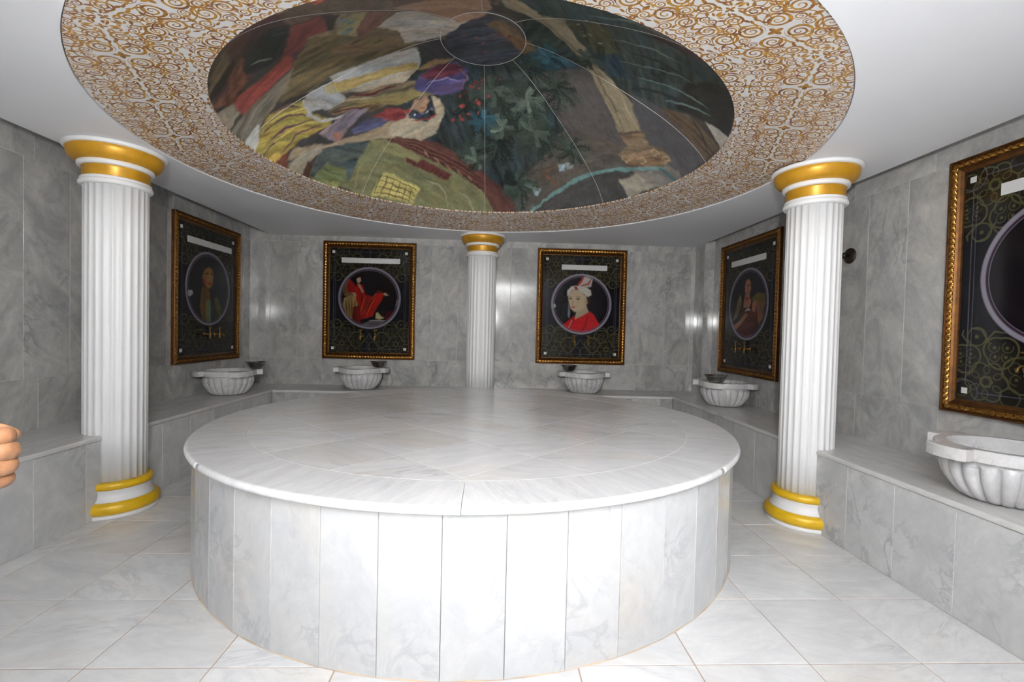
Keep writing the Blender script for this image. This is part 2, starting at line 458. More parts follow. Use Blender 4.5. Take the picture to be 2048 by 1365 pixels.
def grid_mesh(name, V, nu, nv, smooth=True):
    """V: (nv*nu,3) grid of points, row by row"""
    i = np.arange(nu-1); j = np.arange(nv-1)
    I, J = np.meshgrid(i, j)
    a = (J*nu+I).ravel()
    q = np.stack([a, a+1, a+1+nu, a+nu], 1).astype(np.int32)
    me = bpy.data.meshes.new(name)
    me.vertices.add(len(V)); me.vertices.foreach_set('co', V.astype(np.float32).ravel())
    me.loops.add(q.size); me.loops.foreach_set('vertex_index', q.ravel())
    me.polygons.add(len(q)); me.polygons.foreach_set('loop_start', np.arange(0, q.size, 4, dtype=np.int32))
    me.polygons.foreach_set('use_smooth', np.full(len(q), smooth))
    me.update(calc_edges=True); me.validate()
    return me
MURAL = [
('P',[-0.685,-0.111,-0.312,-0.008,-0.232,0.244,0.314,0.263,0.755,-0.009,0.898,0.366,1.065,0.773,0.332,1.274,0.268,1.964,-0.092,2.015,-0.59,1.091,-0.859,0.148],(46,56,58),0.3),
('P',[0.226,-0.486,0.552,-0.533,0.706,-0.71,0.882,-0.434,0.989,-0.006,0.695,0.043,0.369,0.323,0.192,0.288,0.299,0.057],(48,58,52),0.3),
('P',[0.239,0.228,0.432,-0.01,0.702,0.017,0.371,0.351],(38,72,88),0.3),
('P',[0.347,0.362,0.705,0.035,0.792,0.0,1.042,0.229,1.173,0.371,1.215,0.597,1.005,0.822,0.776,0.761,0.658,0.646,0.488,0.486],(84,79,77),0.06),
('P',[0.696,0.709,1.217,0.559,1.265,0.76,0.984,1.055,0.506,1.574,0.357,1.611,0.342,1.41,0.533,1.111],(86,80,72),0.12),
('P',[1.014,-0.082,1.287,-0.155,1.645,0.018,1.634,0.394,1.499,0.459,1.338,0.39,1.192,0.224],(80,79,81),0.06),
('P',[0.497,1.676,0.984,1.055,1.261,0.747,1.435,0.923,1.142,1.192],(72,71,70),0.08),
('P',[0.223,-0.55,0.31,-1.728,0.492,-1.672,0.643,-0.99,0.867,-1.065,1.058,-1.189,1.184,-1.17,1.387,-0.926,1.602,-0.454,1.518,-0.388,1.257,-0.081,0.989,-0.006,0.799,-0.069,0.577,-0.377,0.363,-0.484],(58,70,68),0.3),
('P',[0.542,-0.47,0.7,-0.736,0.871,-0.475,0.876,-0.341,0.75,-0.243],(72,72,50),0.35),
('P',[0.75,-0.243,0.891,-0.363,1.01,-0.173,0.909,-0.088],(42,66,78),0.3),
('P',[0.809,-0.987,0.986,-1.174,1.202,-1.1,1.15,-0.976,0.98,-0.855],(78,52,46),0.2),
('P',[1.256,-0.504,1.308,-0.916,1.387,-0.926,1.602,-0.454,1.502,-0.331,1.327,-0.197],(46,46,43),0.2),
('P',[1.25,-0.069,1.418,-0.249,1.633,-0.246,1.65,0.028,1.406,-0.03],(88,74,58),0.25),
('P',[1.497,-0.331,1.602,-0.454,1.644,-0.248],(168,163,152),0.1),
('S',[1.425,-0.233,1.535,-0.166,1.629,-0.09],(40,38,32),0.014),
('S',[0.803,-0.544,0.988,-0.699,1.172,-0.756],(92,116,110),0.022),
('S',[0.907,-0.306,1.147,-0.524,1.282,-0.633],(92,116,110),0.022),
('S',[1.061,-0.258,1.286,-0.433,1.434,-0.475],(92,116,110),0.022),
('S',[0.612,-0.725,0.817,-0.959,1.043,-1.031],(92,116,110),0.022),
('S',[1.268,-0.205,1.377,-0.343,1.48,-0.424],(92,116,110),0.022),
('S',[0.688,-0.79,0.809,-0.987,0.789,-1.47],(92,116,110),0.022),
('S',[0.91,-0.479,1.071,-0.597,1.304,-0.628],(40,48,46),0.03),
('S',[0.864,-0.8,0.995,-0.935,1.218,-0.921],(40,48,46),0.03),
('S',[1.056,-0.094,1.203,-0.23,1.37,-0.359],(40,48,46),0.03),
('P',[-1.496,0.717,-1.312,0.565,-0.997,0.732,-0.854,0.812,-0.55,1.118,-0.014,1.507,0.156,1.72,-0.537,1.815,-1.092,1.292],(112,112,74),0.12),
('P',[-1.496,0.717,-1.312,0.565,-0.995,0.751,-1.139,0.908,-1.236,1.002],(66,76,76),0.3),
('P',[-1.469,0.751,-1.355,0.728,-1.237,0.865,-1.255,0.971,-1.365,0.964],(112,120,70),0.25),
('P',[-0.86,0.776,-0.514,0.944,-0.014,1.328,0.3,1.533,0.378,1.69,0.156,1.72,-0.014,1.507,-0.579,1.11,-0.851,0.863],(92,54,46),0.15),
('S',[-0.826,0.81,-0.549,0.994,-0.046,1.355],(120,78,60),0.008),
('S',[-0.821,0.825,-0.551,1.015,-0.046,1.378],(62,38,36),0.008),
('S',[-0.816,0.841,-0.554,1.035,-0.046,1.401],(120,78,60),0.008),
('S',[-0.811,0.856,-0.557,1.056,-0.046,1.424],(62,38,36),0.008),
('S',[-0.805,0.871,-0.56,1.077,-0.046,1.448],(120,78,60),0.008),
('S',[-0.8,0.886,-0.562,1.099,-0.047,1.472],(62,38,36),0.008),
('P',[-0.743,1.04,-0.689,1.059,-0.328,1.329,-0.394,1.381,-0.742,1.114],(98,48,44),0.12),
('S',[-0.705,1.07,-0.714,1.126],(62,36,34),0.006),
('S',[-0.667,1.106,-0.679,1.156],(62,36,34),0.006),
('S',[-0.627,1.14,-0.643,1.187],(62,36,34),0.006),
('S',[-0.587,1.172,-0.607,1.217],(62,36,34),0.006),
('S',[-0.546,1.203,-0.569,1.246],(62,36,34),0.006),
('S',[-0.504,1.234,-0.531,1.274],(62,36,34),0.006),
('S',[-0.461,1.263,-0.493,1.301],(62,36,34),0.006),
('S',[-0.418,1.291,-0.454,1.329],(62,36,34),0.006),
('S',[-0.374,1.318,-0.414,1.355],(62,36,34),0.006),
('S',[-0.569,1.035,-0.536,1.122],(130,98,74),0.02),
('S',[-0.477,1.126,-0.44,1.206],(130,98,74),0.02),
('S',[-0.38,1.213,-0.34,1.281],(130,98,74),0.02),
('S',[-0.279,1.291,-0.235,1.347],(130,98,74),0.02),
('S',[-0.172,1.36,-0.126,1.408],(130,98,74),0.02),
('P',[-0.995,0.751,-0.871,0.828,-0.607,1.102,-0.642,1.139,-0.988,0.857],(128,126,82),0.1),
('P',[-1.089,1.218,-0.953,1.109,-0.653,1.375,-0.74,1.485],(178,166,84),0.12),
('S',[-0.977,1.116,-1.064,1.225],(78,50,34),0.008),
('S',[-0.931,1.165,-1.009,1.276],(78,50,34),0.008),
('S',[-0.885,1.214,-0.952,1.323],(78,50,34),0.008),
('S',[-0.836,1.261,-0.893,1.369],(78,50,34),0.008),
('S',[-0.786,1.307,-0.833,1.413],(78,50,34),0.008),
('S',[-0.735,1.352,-0.77,1.454],(78,50,34),0.008),
('S',[-0.978,1.133,-0.678,1.389],(78,50,34),0.008),
('S',[-1.004,1.161,-0.697,1.419],(78,50,34),0.008),
('S',[-1.032,1.189,-0.716,1.45],(78,50,34),0.008),
('S',[-1.059,1.216,-0.733,1.472],(78,50,34),0.008),
('S',[-0.577,1.332,-0.474,1.393,-0.41,1.477,-0.388,1.605],(140,136,104),0.02),
('S',[-0.259,1.504,-0.179,1.562,-0.123,1.65],(140,136,104),0.02),
('S',[-1.0,0.849,-1.142,0.97,-1.222,1.104],(140,134,96),0.01),
('P',[1.248,0.902,1.389,0.654,1.508,0.668,1.361,0.949],(142,136,120),0.1),
('P',[1.258,0.739,1.57,0.336,1.659,0.391,1.51,0.674],(118,112,104),0.12),
('S',[0.49,1.584,0.766,1.307,0.982,1.044,1.276,0.749,1.519,0.441],(94,134,130),0.035),
('S',[1.475,0.504,1.634,0.394],(60,98,98),0.022),
('P',[0.073,-0.726,0.221,-0.581,0.389,-0.422,0.49,-0.484,0.612,-0.326,0.835,-0.087,0.998,0.005,1.115,0.079,1.248,0.298,1.112,0.454,1.024,0.327,0.799,0.035,0.619,-0.126,0.423,-0.292,0.149,-0.41],(138,124,96),0.08),
('S',[0.396,-0.345,0.611,-0.172,0.828,0.007,1.033,0.24,1.138,0.408],(108,96,72),0.02),
('S',[0.535,-0.384,0.805,-0.096,1.003,0.043,1.192,0.266],(156,142,112),0.025),
('P',[1.131,0.475,1.267,0.297,1.345,0.37,1.436,0.297,1.519,0.325,1.496,0.452,1.263,0.708,1.18,0.669,1.209,0.532],(122,98,70),0.25),
('S',[1.112,0.454,1.265,0.293],(96,76,54),0.016),
('S',[1.32,0.59,1.336,0.52,1.373,0.525,1.358,0.587,1.338,0.569],(164,138,100),0.01),
('S',[1.46,0.405,1.47,0.333,1.505,0.336,1.496,0.401,1.476,0.383],(164,138,100),0.01),
('S',[1.205,0.696,1.225,0.63,1.263,0.635,1.245,0.694,1.225,0.676],(164,138,100),0.01),
('S',[1.373,0.444,1.385,0.372,1.421,0.376,1.41,0.439,1.39,0.421],(164,138,100),0.01),
('P',[0.7,1.079,0.78,1.048,0.768,1.12,0.731,1.134],(140,160,165),0.3),
('P',[0.77,1.038,0.848,1.003,0.838,1.075,0.801,1.091],(140,160,165),0.3),
('P',[0.404,1.346,0.492,1.329,0.474,1.399,0.432,1.405],(140,160,165),0.3),
('P',[0.489,1.387,0.577,1.366,0.56,1.439,0.518,1.447],(140,160,165),0.3),
('S',[0.681,1.277,0.605,1.192,0.726,1.067],(116,74,44),0.015),
('S',[0.722,1.334,0.694,1.256,0.579,1.23],(116,74,44),0.02),
('F',[0.098,0.568],(52,66,58),(16,0.3)),
('F',[0.398,0.648],(52,66,58),(18,0.34)),
('F',[0.576,0.36],(52,66,58),(14,0.3)),
('F',[0.304,0.871],(52,66,58),(18,0.36)),
('F',[0.106,1.01],(52,66,58),(16,0.3)),
('F',[0.507,0.888],(52,66,58),(14,0.3)),
('F',[-0.103,1.135],(52,66,58),(14,0.24)),
('F',[0.342,1.41],(52,66,58),(16,0.28)),
('F',[-0.128,0.633],(52,66,58),(12,0.25)),
('F',[0.339,0.27],(52,66,58),(12,0.25)),
('F',[0.733,-0.114],(52,66,58),(10,0.16)),
('F',[0.798,0.881],(52,66,58),(9,0.28)),
('F',[0.071,0.542],(84,98,86),(9,0.22)),
('F',[0.338,0.573],(84,98,86),(9,0.22)),
('F',[0.445,0.847],(84,98,86),(9,0.22)),
('F',[0.161,0.885],(84,98,86),(8,0.2)),
('F',[-0.074,1.195],(84,98,86),(8,0.2)),
('F',[-0.024,0.815],(40,84,98),(8,0.22)),
('F',[0.486,0.058],(40,84,98),(10,0.2)),
('D',[-0.371,0.54,-0.017,0.32,0.221,0.371,-0.025,0.872,-0.417,0.983],(140,52,50),(26,0.018)),
('D',[0.548,-0.556,0.7,-0.736,0.861,-0.399,0.38,-0.301],(130,132,96),(16,0.016)),
('P',[-0.313,0.009,-0.218,-0.182,-0.035,-0.257,0.132,-0.256,0.292,-0.052,0.292,0.113,0.119,0.29,-0.175,0.297,-0.296,0.165],(58,62,72),0.25),
('P',[0.016,-0.176,0.132,-0.24,0.393,0.059,0.305,0.131],(112,84,52),0.25),
('D',[-0.26,-0.077,0.176,-0.194,0.254,0.064,-0.052,0.269],(140,60,54),(9,0.016)),
('P',[-1.548,-0.663,-1.215,-1.057,-0.894,-1.295,-0.719,-1.497,-0.611,-1.557,-0.53,-0.965,-0.683,-0.708,-0.81,-0.691,-0.994,-0.787,-1.131,-0.546,-1.383,-0.514,-1.462,-0.536,-1.558,-0.588],(74,48,48),0.2),
('P',[-1.389,-0.138,-1.152,-0.409,-0.977,-0.618,-0.78,-0.676,-0.476,-0.429,-0.268,-0.007,-0.516,0.022,-0.831,0.0,-1.087,-0.049,-1.207,-0.016,-1.373,-0.08],(98,86,56),0.25),
('P',[-0.915,-1.265,-0.674,-1.518,-0.562,-1.594,0.109,-1.69,0.109,-0.421,-0.561,-0.479,-0.824,-0.796,-1.006,-0.838],(96,80,68),0.22),
('P',[-0.78,-1.178,-0.724,-1.139,-0.66,-1.046,-0.816,-0.992],(196,84,54),0.15),
('P',[-0.915,-1.214,-0.822,-1.291,-0.779,-1.215,-0.861,-1.104,-0.947,-1.075],(146,124,92),0.15),
('P',[-1.354,-0.695,-1.198,-0.866,-1.056,-0.922,-0.994,-0.855,-1.031,-0.717,-1.135,-0.568,-1.258,-0.509,-1.345,-0.534,-1.376,-0.604],(36,43,46),0.25),
('S',[-1.293,-0.638,-1.254,-0.63,-1.227,-0.575],(120,128,126),0.02),
('S',[-1.089,-0.817,-1.049,-0.776],(74,84,84),0.02),
('P',[-1.001,-0.82,-0.829,-0.784,-0.871,-0.577,-0.98,-0.607,-1.093,-0.496,-1.136,-0.481,-1.163,-0.527],(108,52,50),0.15),
('P',[-1.483,-0.757,-1.232,-1.026,-1.305,-0.832,-1.469,-0.666,-1.505,-0.678],(104,90,62),0.2),
('P',[-1.518,-0.684,-1.39,-0.759,-1.259,-0.857,-1.367,-0.702,-1.492,-0.61,-1.537,-0.623],(40,36,36),0.2),
('P',[-1.579,-0.567,-1.468,-0.558,-1.35,-0.735,-1.268,-0.793,-1.403,-0.501,-1.538,-0.379,-1.556,-0.497],(114,68,48),0.25),
('P',[-1.534,-0.386,-1.477,-0.421,-1.332,-0.431,-1.16,-0.522,-1.139,-0.457,-1.191,-0.361,-1.378,-0.271,-1.504,-0.217,-1.555,-0.236,-1.557,-0.31],(130,56,47),0.12),
('P',[-1.599,-0.495,-1.53,-0.394,-1.558,-0.278,-1.667,-0.231,-1.668,-0.326],(136,126,106),0.15),
('P',[-1.657,-0.232,-1.558,-0.23,-1.416,-0.254,-1.227,-0.323,-1.184,-0.35,-1.287,-0.182,-1.483,-0.048,-1.564,-0.012,-1.655,-0.022],(120,112,96),0.2),
('P',[-1.657,-0.028,-1.55,-0.049,-1.637,0.157,-1.684,0.155],(186,186,178),0.05),
('P',[-0.988,-0.589,-0.771,-0.37,-0.744,-0.707,-0.795,-0.76,-0.877,-0.571],(132,112,86),0.2),
('P',[-0.881,-0.478,-0.725,-0.682,-0.659,-0.622,-0.796,-0.349],(140,130,88),0.12),
('D',[-0.78,-0.676,-0.722,-0.663,-0.815,-0.385,-0.844,-0.446],(84,112,128),(5,0.03)),
('P',[-0.852,-0.802,-0.778,-0.728,-0.862,-0.563,-0.889,-0.576],(44,44,50),0.1),
('P',[-0.796,-0.349,-0.66,-0.601,-0.543,-0.516,-0.656,-0.36,-0.779,-0.304],(112,76,66),0.2),
('P',[-0.664,-0.367,-0.515,-0.47,-0.338,-0.38,-0.177,-0.3,-0.09,-0.212,-0.218,-0.069,-0.334,-0.009,-0.548,-0.045,-0.564,-0.233],(164,158,148),0.15),
('P',[-0.518,-0.549,0.014,-0.543,0.069,-0.355,-0.017,-0.239,-0.166,-0.179,-0.303,-0.268],(150,116,88),0.1),
('P',[-0.982,-0.43,-0.812,-0.259,-0.681,-0.128,-0.641,-0.141,-0.72,-0.264,-0.665,-0.322,-0.572,-0.194,-0.556,-0.09,-0.616,-0.033,-0.936,-0.188],(106,86,60),0.15),
('P',[-0.476,-0.017,-0.284,-0.006,-0.243,0.226,-0.385,0.218,-0.465,0.087],(56,52,56),0.12),
('P',[-1.06,-0.049,-0.827,-0.015,-0.569,0.01,-0.485,0.038,-0.467,0.155,-0.496,0.253,-0.669,0.286,-1.063,0.143],(164,164,160),0.14),
('P',[-1.128,-0.01,-0.91,0.085,-0.491,0.182,-0.502,0.25,-0.825,0.193,-1.065,0.15,-1.129,0.072],(170,146,78),0.12),
('P',[-1.059,0.166,-0.662,0.254,-0.513,0.245,-0.619,0.343,-0.899,0.253],(164,150,126),0.1),
('P',[-1.275,0.034,-1.207,-0.016,-1.072,0.001,-1.055,0.17,-1.031,0.304,-1.171,0.262,-1.291,0.176],(150,150,148),0.14),
('S',[-1.114,-0.004,-1.11,0.114],(180,160,70),0.016),
('S',[-1.084,0.004,-1.088,0.121],(180,160,70),0.016),
('S',[-1.054,0.013,-1.065,0.128],(180,160,70),0.016),
('P',[-1.176,0.276,-1.014,0.246,-0.843,0.268,-0.549,0.358,-0.499,0.44,-0.609,0.497,-0.897,0.484,-1.162,0.339],(104,88,62),0.3),
('S',[-1.143,0.318,-0.995,0.389,-0.705,0.469],(88,40,46),0.022),
('S',[-1.096,0.245,-0.916,0.321,-0.736,0.436],(160,150,126),0.022),
('S',[-1.096,0.321,-0.88,0.417,-0.604,0.466],(140,118,56),0.022),
('S',[-1.0,0.239,-0.854,0.313,-0.68,0.341],(86,38,44),0.022),
('P',[-1.658,0.137,-1.565,0.013,-1.474,-0.044,-1.279,0.03,-1.291,0.176,-1.192,0.359,-1.215,0.426,-1.358,0.384,-1.454,0.382,-1.573,0.378,-1.647,0.33],(160,138,46),0.25),
('S',[-1.468,-0.033,-1.367,0.005,-1.309,0.077],(96,64,84),0.018),
('S',[-1.56,0.049,-1.401,0.085,-1.306,0.186],(96,64,84),0.018),
('S',[-1.593,0.164,-1.44,0.179,-1.29,0.266],(96,64,84),0.018),
('S',[-1.561,0.352,-1.424,0.308,-1.272,0.347],(96,64,84),0.018),
('S',[-1.638,0.212,-1.522,0.21,-1.457,0.219],(96,64,84),0.018),
('S',[-1.517,0.027,-1.371,0.067,-1.3,0.112],(190,172,70),0.02),
('S',[-1.554,0.204,-1.392,0.229,-1.263,0.32],(190,172,70),0.02),
('S',[-1.275,0.034,-1.292,0.124,-1.291,0.207,-1.252,0.323,-1.164,0.384,-1.049,0.407],(172,170,164),0.03),
('P',[-1.298,0.436,-1.186,0.413,-1.039,0.37,-0.925,0.448,-1.113,0.538,-1.216,0.624,-1.266,0.542],(128,114,124),0.22),
('P',[-1.228,0.502,-1.161,0.528,-1.198,0.608,-1.237,0.57],(150,104,90),0.25),
('P',[-1.558,0.442,-1.483,0.395,-1.281,0.587,-1.068,0.651,-0.835,0.661,-0.665,0.599,-0.634,0.682,-0.804,0.837,-1.083,0.704,-1.222,0.643,-1.438,0.53],(148,130,102),0.14),
('P',[-1.585,0.463,-1.519,0.482,-1.344,0.549,-1.345,0.604,-1.443,0.61,-1.531,0.639,-1.602,0.562],(150,140,118),0.12),
('P',[-1.601,0.682,-1.45,0.594,-1.441,0.64,-1.525,0.757],(78,50,38),0.1),
('P',[-1.653,0.331,-1.528,0.387,-1.584,0.491,-1.638,0.471],(112,62,42),0.15),
('P',[-0.916,0.539,-0.778,0.519,-0.665,0.599,-0.649,0.691,-0.807,0.653],(132,52,52),0.2),
('P',[-1.107,0.561,-0.96,0.534,-0.802,0.63,-0.876,0.67,-1.086,0.621],(86,86,118),0.25),
('P',[-0.854,0.78,-0.781,0.69,-0.639,0.672,-0.505,0.772,-0.411,0.717,-0.437,0.545,-0.371,0.593,-0.344,0.731,-0.437,0.895,-0.583,0.931],(168,154,126),0.14),
('P',[-0.622,0.609,-0.572,0.543,-0.472,0.52,-0.454,0.58,-0.535,0.687],(150,116,88),0.12),
('S',[-0.554,0.55,-0.501,0.543],(60,44,38),0.012),
('S',[-0.546,0.631,-0.513,0.628],(120,60,50),0.01),
('S',[-0.64,0.68,-0.509,0.696,-0.428,0.634],(60,68,100),0.03),
('S',[-0.639,0.711,-0.476,0.75,-0.417,0.715],(140,46,44),0.014),
('D',[-0.626,0.677,-0.507,0.682,-0.436,0.648,-0.425,0.666,-0.511,0.71],(200,200,205),(8,0.01)),
('P',[-0.655,0.612,-0.62,0.603,-0.62,0.641,-0.653,0.638],(170,36,36),0.05),
('P',[-1.087,0.254,-0.752,0.395,-0.513,0.449,-0.359,0.545,-0.524,0.524,-0.716,0.528],(128,114,64),0.15),
('P',[-0.514,0.252,-0.419,0.207,-0.225,0.229,-0.371,0.304],(140,110,64),0.15),
('P',[-0.574,0.437,-0.494,0.317,-0.367,0.272,-0.223,0.275,-0.136,0.345,-0.127,0.435,-0.205,0.562,-0.349,0.567,-0.495,0.497],(74,66,108),0.25),
('P',[-0.507,0.327,-0.294,0.259,-0.147,0.329,-0.245,0.4,-0.444,0.398],(94,42,56),0.2),
('S',[-0.459,0.424,-0.308,0.409,-0.198,0.457],(120,110,150),0.016),
('S',[-0.203,0.338,-0.139,0.419,-0.176,0.516],(120,90,84),0.012),
]

# ================================================================== THE SETTING
GAP = 0.003
def tiled_wall(name, axes, origin, u0, u1, seam, courses, label, mat='wall', back=None):
    """axes: wall frame; u runs along the wall from origin; courses: (z0, z1, width, offset)"""
    X, Y = axes; Xv = Vector(X); Z = Xv.cross(Vector(Y))
    z0, z1 = courses[0][0], courses[-1][1]
    # backing that shows as grout in the joints
    p = [Vector(origin)+Xv*u+Vector((0, 0, z))+Z*d for d in (-0.09, -0.0022) for (u, z) in ((u0, 0), (u1, 0), (u1, ZTOP), (u0, ZTOP))]
    me = mk(name, p, [(3, 2, 1, 0), (4, 5, 6, 7), (0, 1, 5, 4), (1, 2, 6, 5), (2, 3, 7, 6), (3, 0, 4, 7)])
    w = link(name, me, MAT['grout_g']); fixn(me)
    tag(w, label, kind='structure')
    for (a, b, wd, off) in courses:
        k0 = math.floor((u0-off)/wd); u = off+k0*wd
        while u < u1-0.01:
            s, e = max(u, u0), min(u+wd, u1)
            if e-s > 0.02:
                t = link('tile', tile_mesh('tile', e-s-GAP, b-a-GAP, 0.012, MAT[mat]), parent=w)
                t.matrix_basis = frame_m(X, Y, Vector(origin)+Xv*((s+e)/2)+Vector((0, 0, (a+b)/2)))
            u += wd
    return w

# floor of square slabs with tan joints
fl = link('floor', box_mesh('floor', XL-0.1, XR+0.1, YF-0.1, YB+0.1, -0.12, -0.0028), MAT['grout_f'])
tag(fl, 'white marble slab floor with thin tan joints around the round platform', kind='structure')
PX, PY = 0.465, 0.4475
ix0 = math.floor((XBL+1.85)/PX)
for i in range(ix0, ix0+12):
    for j in range(-11, 6):
        x0, y0 = -1.85+i*PX, -0.28+j*PY
        x1, y1 = x0+PX, y0+PY
        x0, x1 = max(x0, XBL-0.01), min(x1, XBR+0.01); y0, y1 = max(y0, YF), min(y1, YBB+0.01)
        if x1-x0 < 0.03 or y1-y0 < 0.03: continue
        far = max(math.hypot(a, b) for a in (x0, x1) for b in (y0, y1))
        if far < 1.62: continue
        t = link('tile', tile_mesh('tile', x1-x0-0.005, y1-y0-0.005, 0.012, MAT['floor']), parent=fl)
        t.location = ((x0+x1)/2, (y0+y1)/2, random.uniform(-0.0005, 0.0005))

ZA, ZB = 0.885, 2.378
tiled_wall('wall_back', BACK, (0, YB, 0), XL-0.09, XR+0.09, 0, [(HB-0.03, ZA, 0.685, -0.72), (ZA, ZB, 0.3425, 0.337), (ZB, ZTOP, 0.685, 0.1)],
           'grey veined marble wall behind the round platform with two framed portraits')
tiled_wall('wall_left', LEFT, (XL, 0, 0), YF, YB, 0, [(HB-0.03, ZA+0.012, 0.684, 0.62), (ZA+0.012, ZB, 0.342, 0.176), (ZB, ZTOP, 0.684, -0.09)],
           'grey veined marble wall on the left with one framed portrait')
tiled_wall('wall_right', RIGHT, (XR, 0, 0), -YB, -YF, 0, [(HB-0.03, ZA-0.008, 0.67, -0.75), (ZA-0.008, ZB, 0.333, -0.013), (ZB, ZTOP, 0.666, -0.16)],
           'grey veined marble wall on the right with two framed portraits')
tiled_wall('wall_front', FRONT, (0, YF, 0), -XR-0.09, -XL+0.09, 0, [(HB-0.03, ZA, 0.685, 0), (ZA, ZB, 0.3425, 0), (ZB, ZTOP, 0.685, 0.3)],
           'grey marble wall behind the photographer')

# boxed-out pier in the back right corner
pier = link('trim_1', box_mesh('trim_1', 2.787, XR+0.02, 2.458, YB+0.02, HB-0.03, ZTOP), MAT['grout_g'])
tag(pier, 'narrow marble pier boxed out in the back right corner', kind='structure')
for axes, loc, w in ((RIGHT, (2.784, (2.455+YB)/2, 0), YB-2.455), (BACK, ((2.784+XR)/2, 2.455, 0), XR-2.784)):
    for a, b in ((HB-0.03, ZA), (ZA, ZTOP)):
        t = link('tile', tile_mesh('tile', w-0.002, b-a-GAP, 0.01, MAT['wall']), parent=pier)
        t.matrix_basis = frame_m(*axes, Vector(loc)+Vector((0, 0, (a+b)/2)))

# suspended white ceiling with the round opening, kept clear of the side walls
XEL, XER, YEB = -2.752, 2.784, YB-0.004
def ceiling_mesh():
    angs = sorted(set([2*PI*i/160 for i in range(160)] + [math.atan2(b, a) % (2*PI) for a in (XEL, XER) for b in (YF, YEB)]))
    v, f = [], []
    for z in (ZC, ZC+0.05):
        for a in angs:
            c, s = math.cos(a), math.sin(a)
            v.append((RO*c, RO*s, z))
        for a in angs:
            c, s = math.cos(a), math.sin(a)
            k = min((XER/c if c > 1e-9 else XEL/c if c < -1e-9 else 1e9), (YEB/s if s > 1e-9 else YF/s if s < -1e-9 else 1e9))
            v.append((k*c, k*s, z))
    n = len(angs)
    for i in range(n):
        j = (i+1) % n
        f.append((i, n+i, n+j, j)); f.append((2*n+i, 2*n+j, 3*n+j, 3*n+i))
        f.append((n+i, 3*n+i, 3*n+j, n+j)); f.append((i, j, 2*n+j, 2*n+i))
    return fixn(mk('ceiling', v, f))
ce = link('ceiling', ceiling_mesh(), MAT['plaster'])
tag(ce, 'flat white plaster ceiling around the painted dome', kind='structure')
link('cove_lid', box_mesh('cove_lid', XL-0.05, XEL+0.1, YF, YB, ZTOP-0.03, ZTOP), MAT['plaster'], ce)
link('cove_lid', box_mesh('cove_lid', XER-0.1, XR+0.05, YF, YB, ZTOP-0.03, ZTOP), MAT['plaster'], ce)

# papered ring: eight sloping panels between ceiling and dome
ringo = empty('ceiling_ring')
tag(ringo, 'round ceiling border papered with gold scrolls on pale grey', kind='structure')
def ring_panel():
    nu, nv = 25, 5
    v, f, uvs = [], [], []
    g = 0.0035
    for lay in (0, 1):
        for j in range(nv):
            t = j/(nv-1); r = RO-0.004+(RM-RO+0.004)*t; z = ZC+0.008+(ZM-ZC-0.008)*t+0.012*lay
            da = g/r
            for i in range(nu):
                a = da+(PI/4-2*da)*i/(nu-1)
                v.append((r*math.cos(a), r*math.sin(a), z))
    q = nu*nv
    for j in range(nv-1):
        for i in range(nu-1):
            k = j*nu+i
            f.append((k, k+1, k+nu+1, k+nu)); f.append((q+k, q+k+nu, q+k+nu+1, q+k+1))
    edge = [i for i in range(nu)]+[j*nu+nu-1 for j in range(1, nv)]+[(nv-1)*nu+i for i in range(nu-2, -1, -1)]+[j*nu for j in range(nv-2, 0, -1)]
    for k in range(len(edge)):
        a, b = edge[k], edge[(k+1) % len(edge)]
        f.append((a, b, q+b, q+a))
    me = fixn(mk('paper_panel', v, f, False))
    uvl = me.uv_layers.new(name='UVMap')
    c0, s0 = math.cos(PI/8), math.sin(PI/8)
    for lp in me.loops:
        p = me.vertices[lp.vertex_index].co
        rad, tan = p.x*c0+p.y*s0, -p.x*s0+p.y*c0
        uvl.data[lp.index].uv = (tan, rad)
    return me
rp = ring_panel()
for k in range(8):
    o = link('paper_panel', rp, MAT['damask'], ringo); o.rotation_euler = (0, 0, k*PI/4)
bk = mk('ring_backing', [(r*math.cos(2*PI*i/96), r*math.sin(2*PI*i/96), z) for (r, z) in ((RO+0.02, ZC+0.022), (RM-0.001, ZM+0.014)) for i in range(96)],
        [(i, 96+i, 96+(i+1) % 96, (i+1) % 96) for i in range(96)])
link('ring_backing', bk, MAT['seam'], ringo)

# painted dome: eight curved panels and the apex disc
PROF = [(1.652, 2.556), (1.625, 2.612), (1.53, 2.712), (1.298, 2.885), (1.035, 3.052), (0.815, 3.172), (0.481, 3.317), (0.306, 3.372)]
def prof_fn():
    P = np.array(PROF); s = np.concatenate([[0], np.cumsum(np.hypot(*np.diff(P, axis=0).T))]); s /= s[-1]
    # smooth parametric curve: fit cubic per coordinate
    cr = np.polyfit(s, P[:, 0], 4); cz = np.polyfit(s, P[:, 1], 4)
    return lambda t: (np.polyval(cr, t), np.polyval(cz, t))
PF = prof_fn()
dome = empty('ceiling_dome', (0, 0, ZM))
tag(dome, 'painted ceiling dome with robed figures, palms, a pale column and a tiled house', kind='structure')

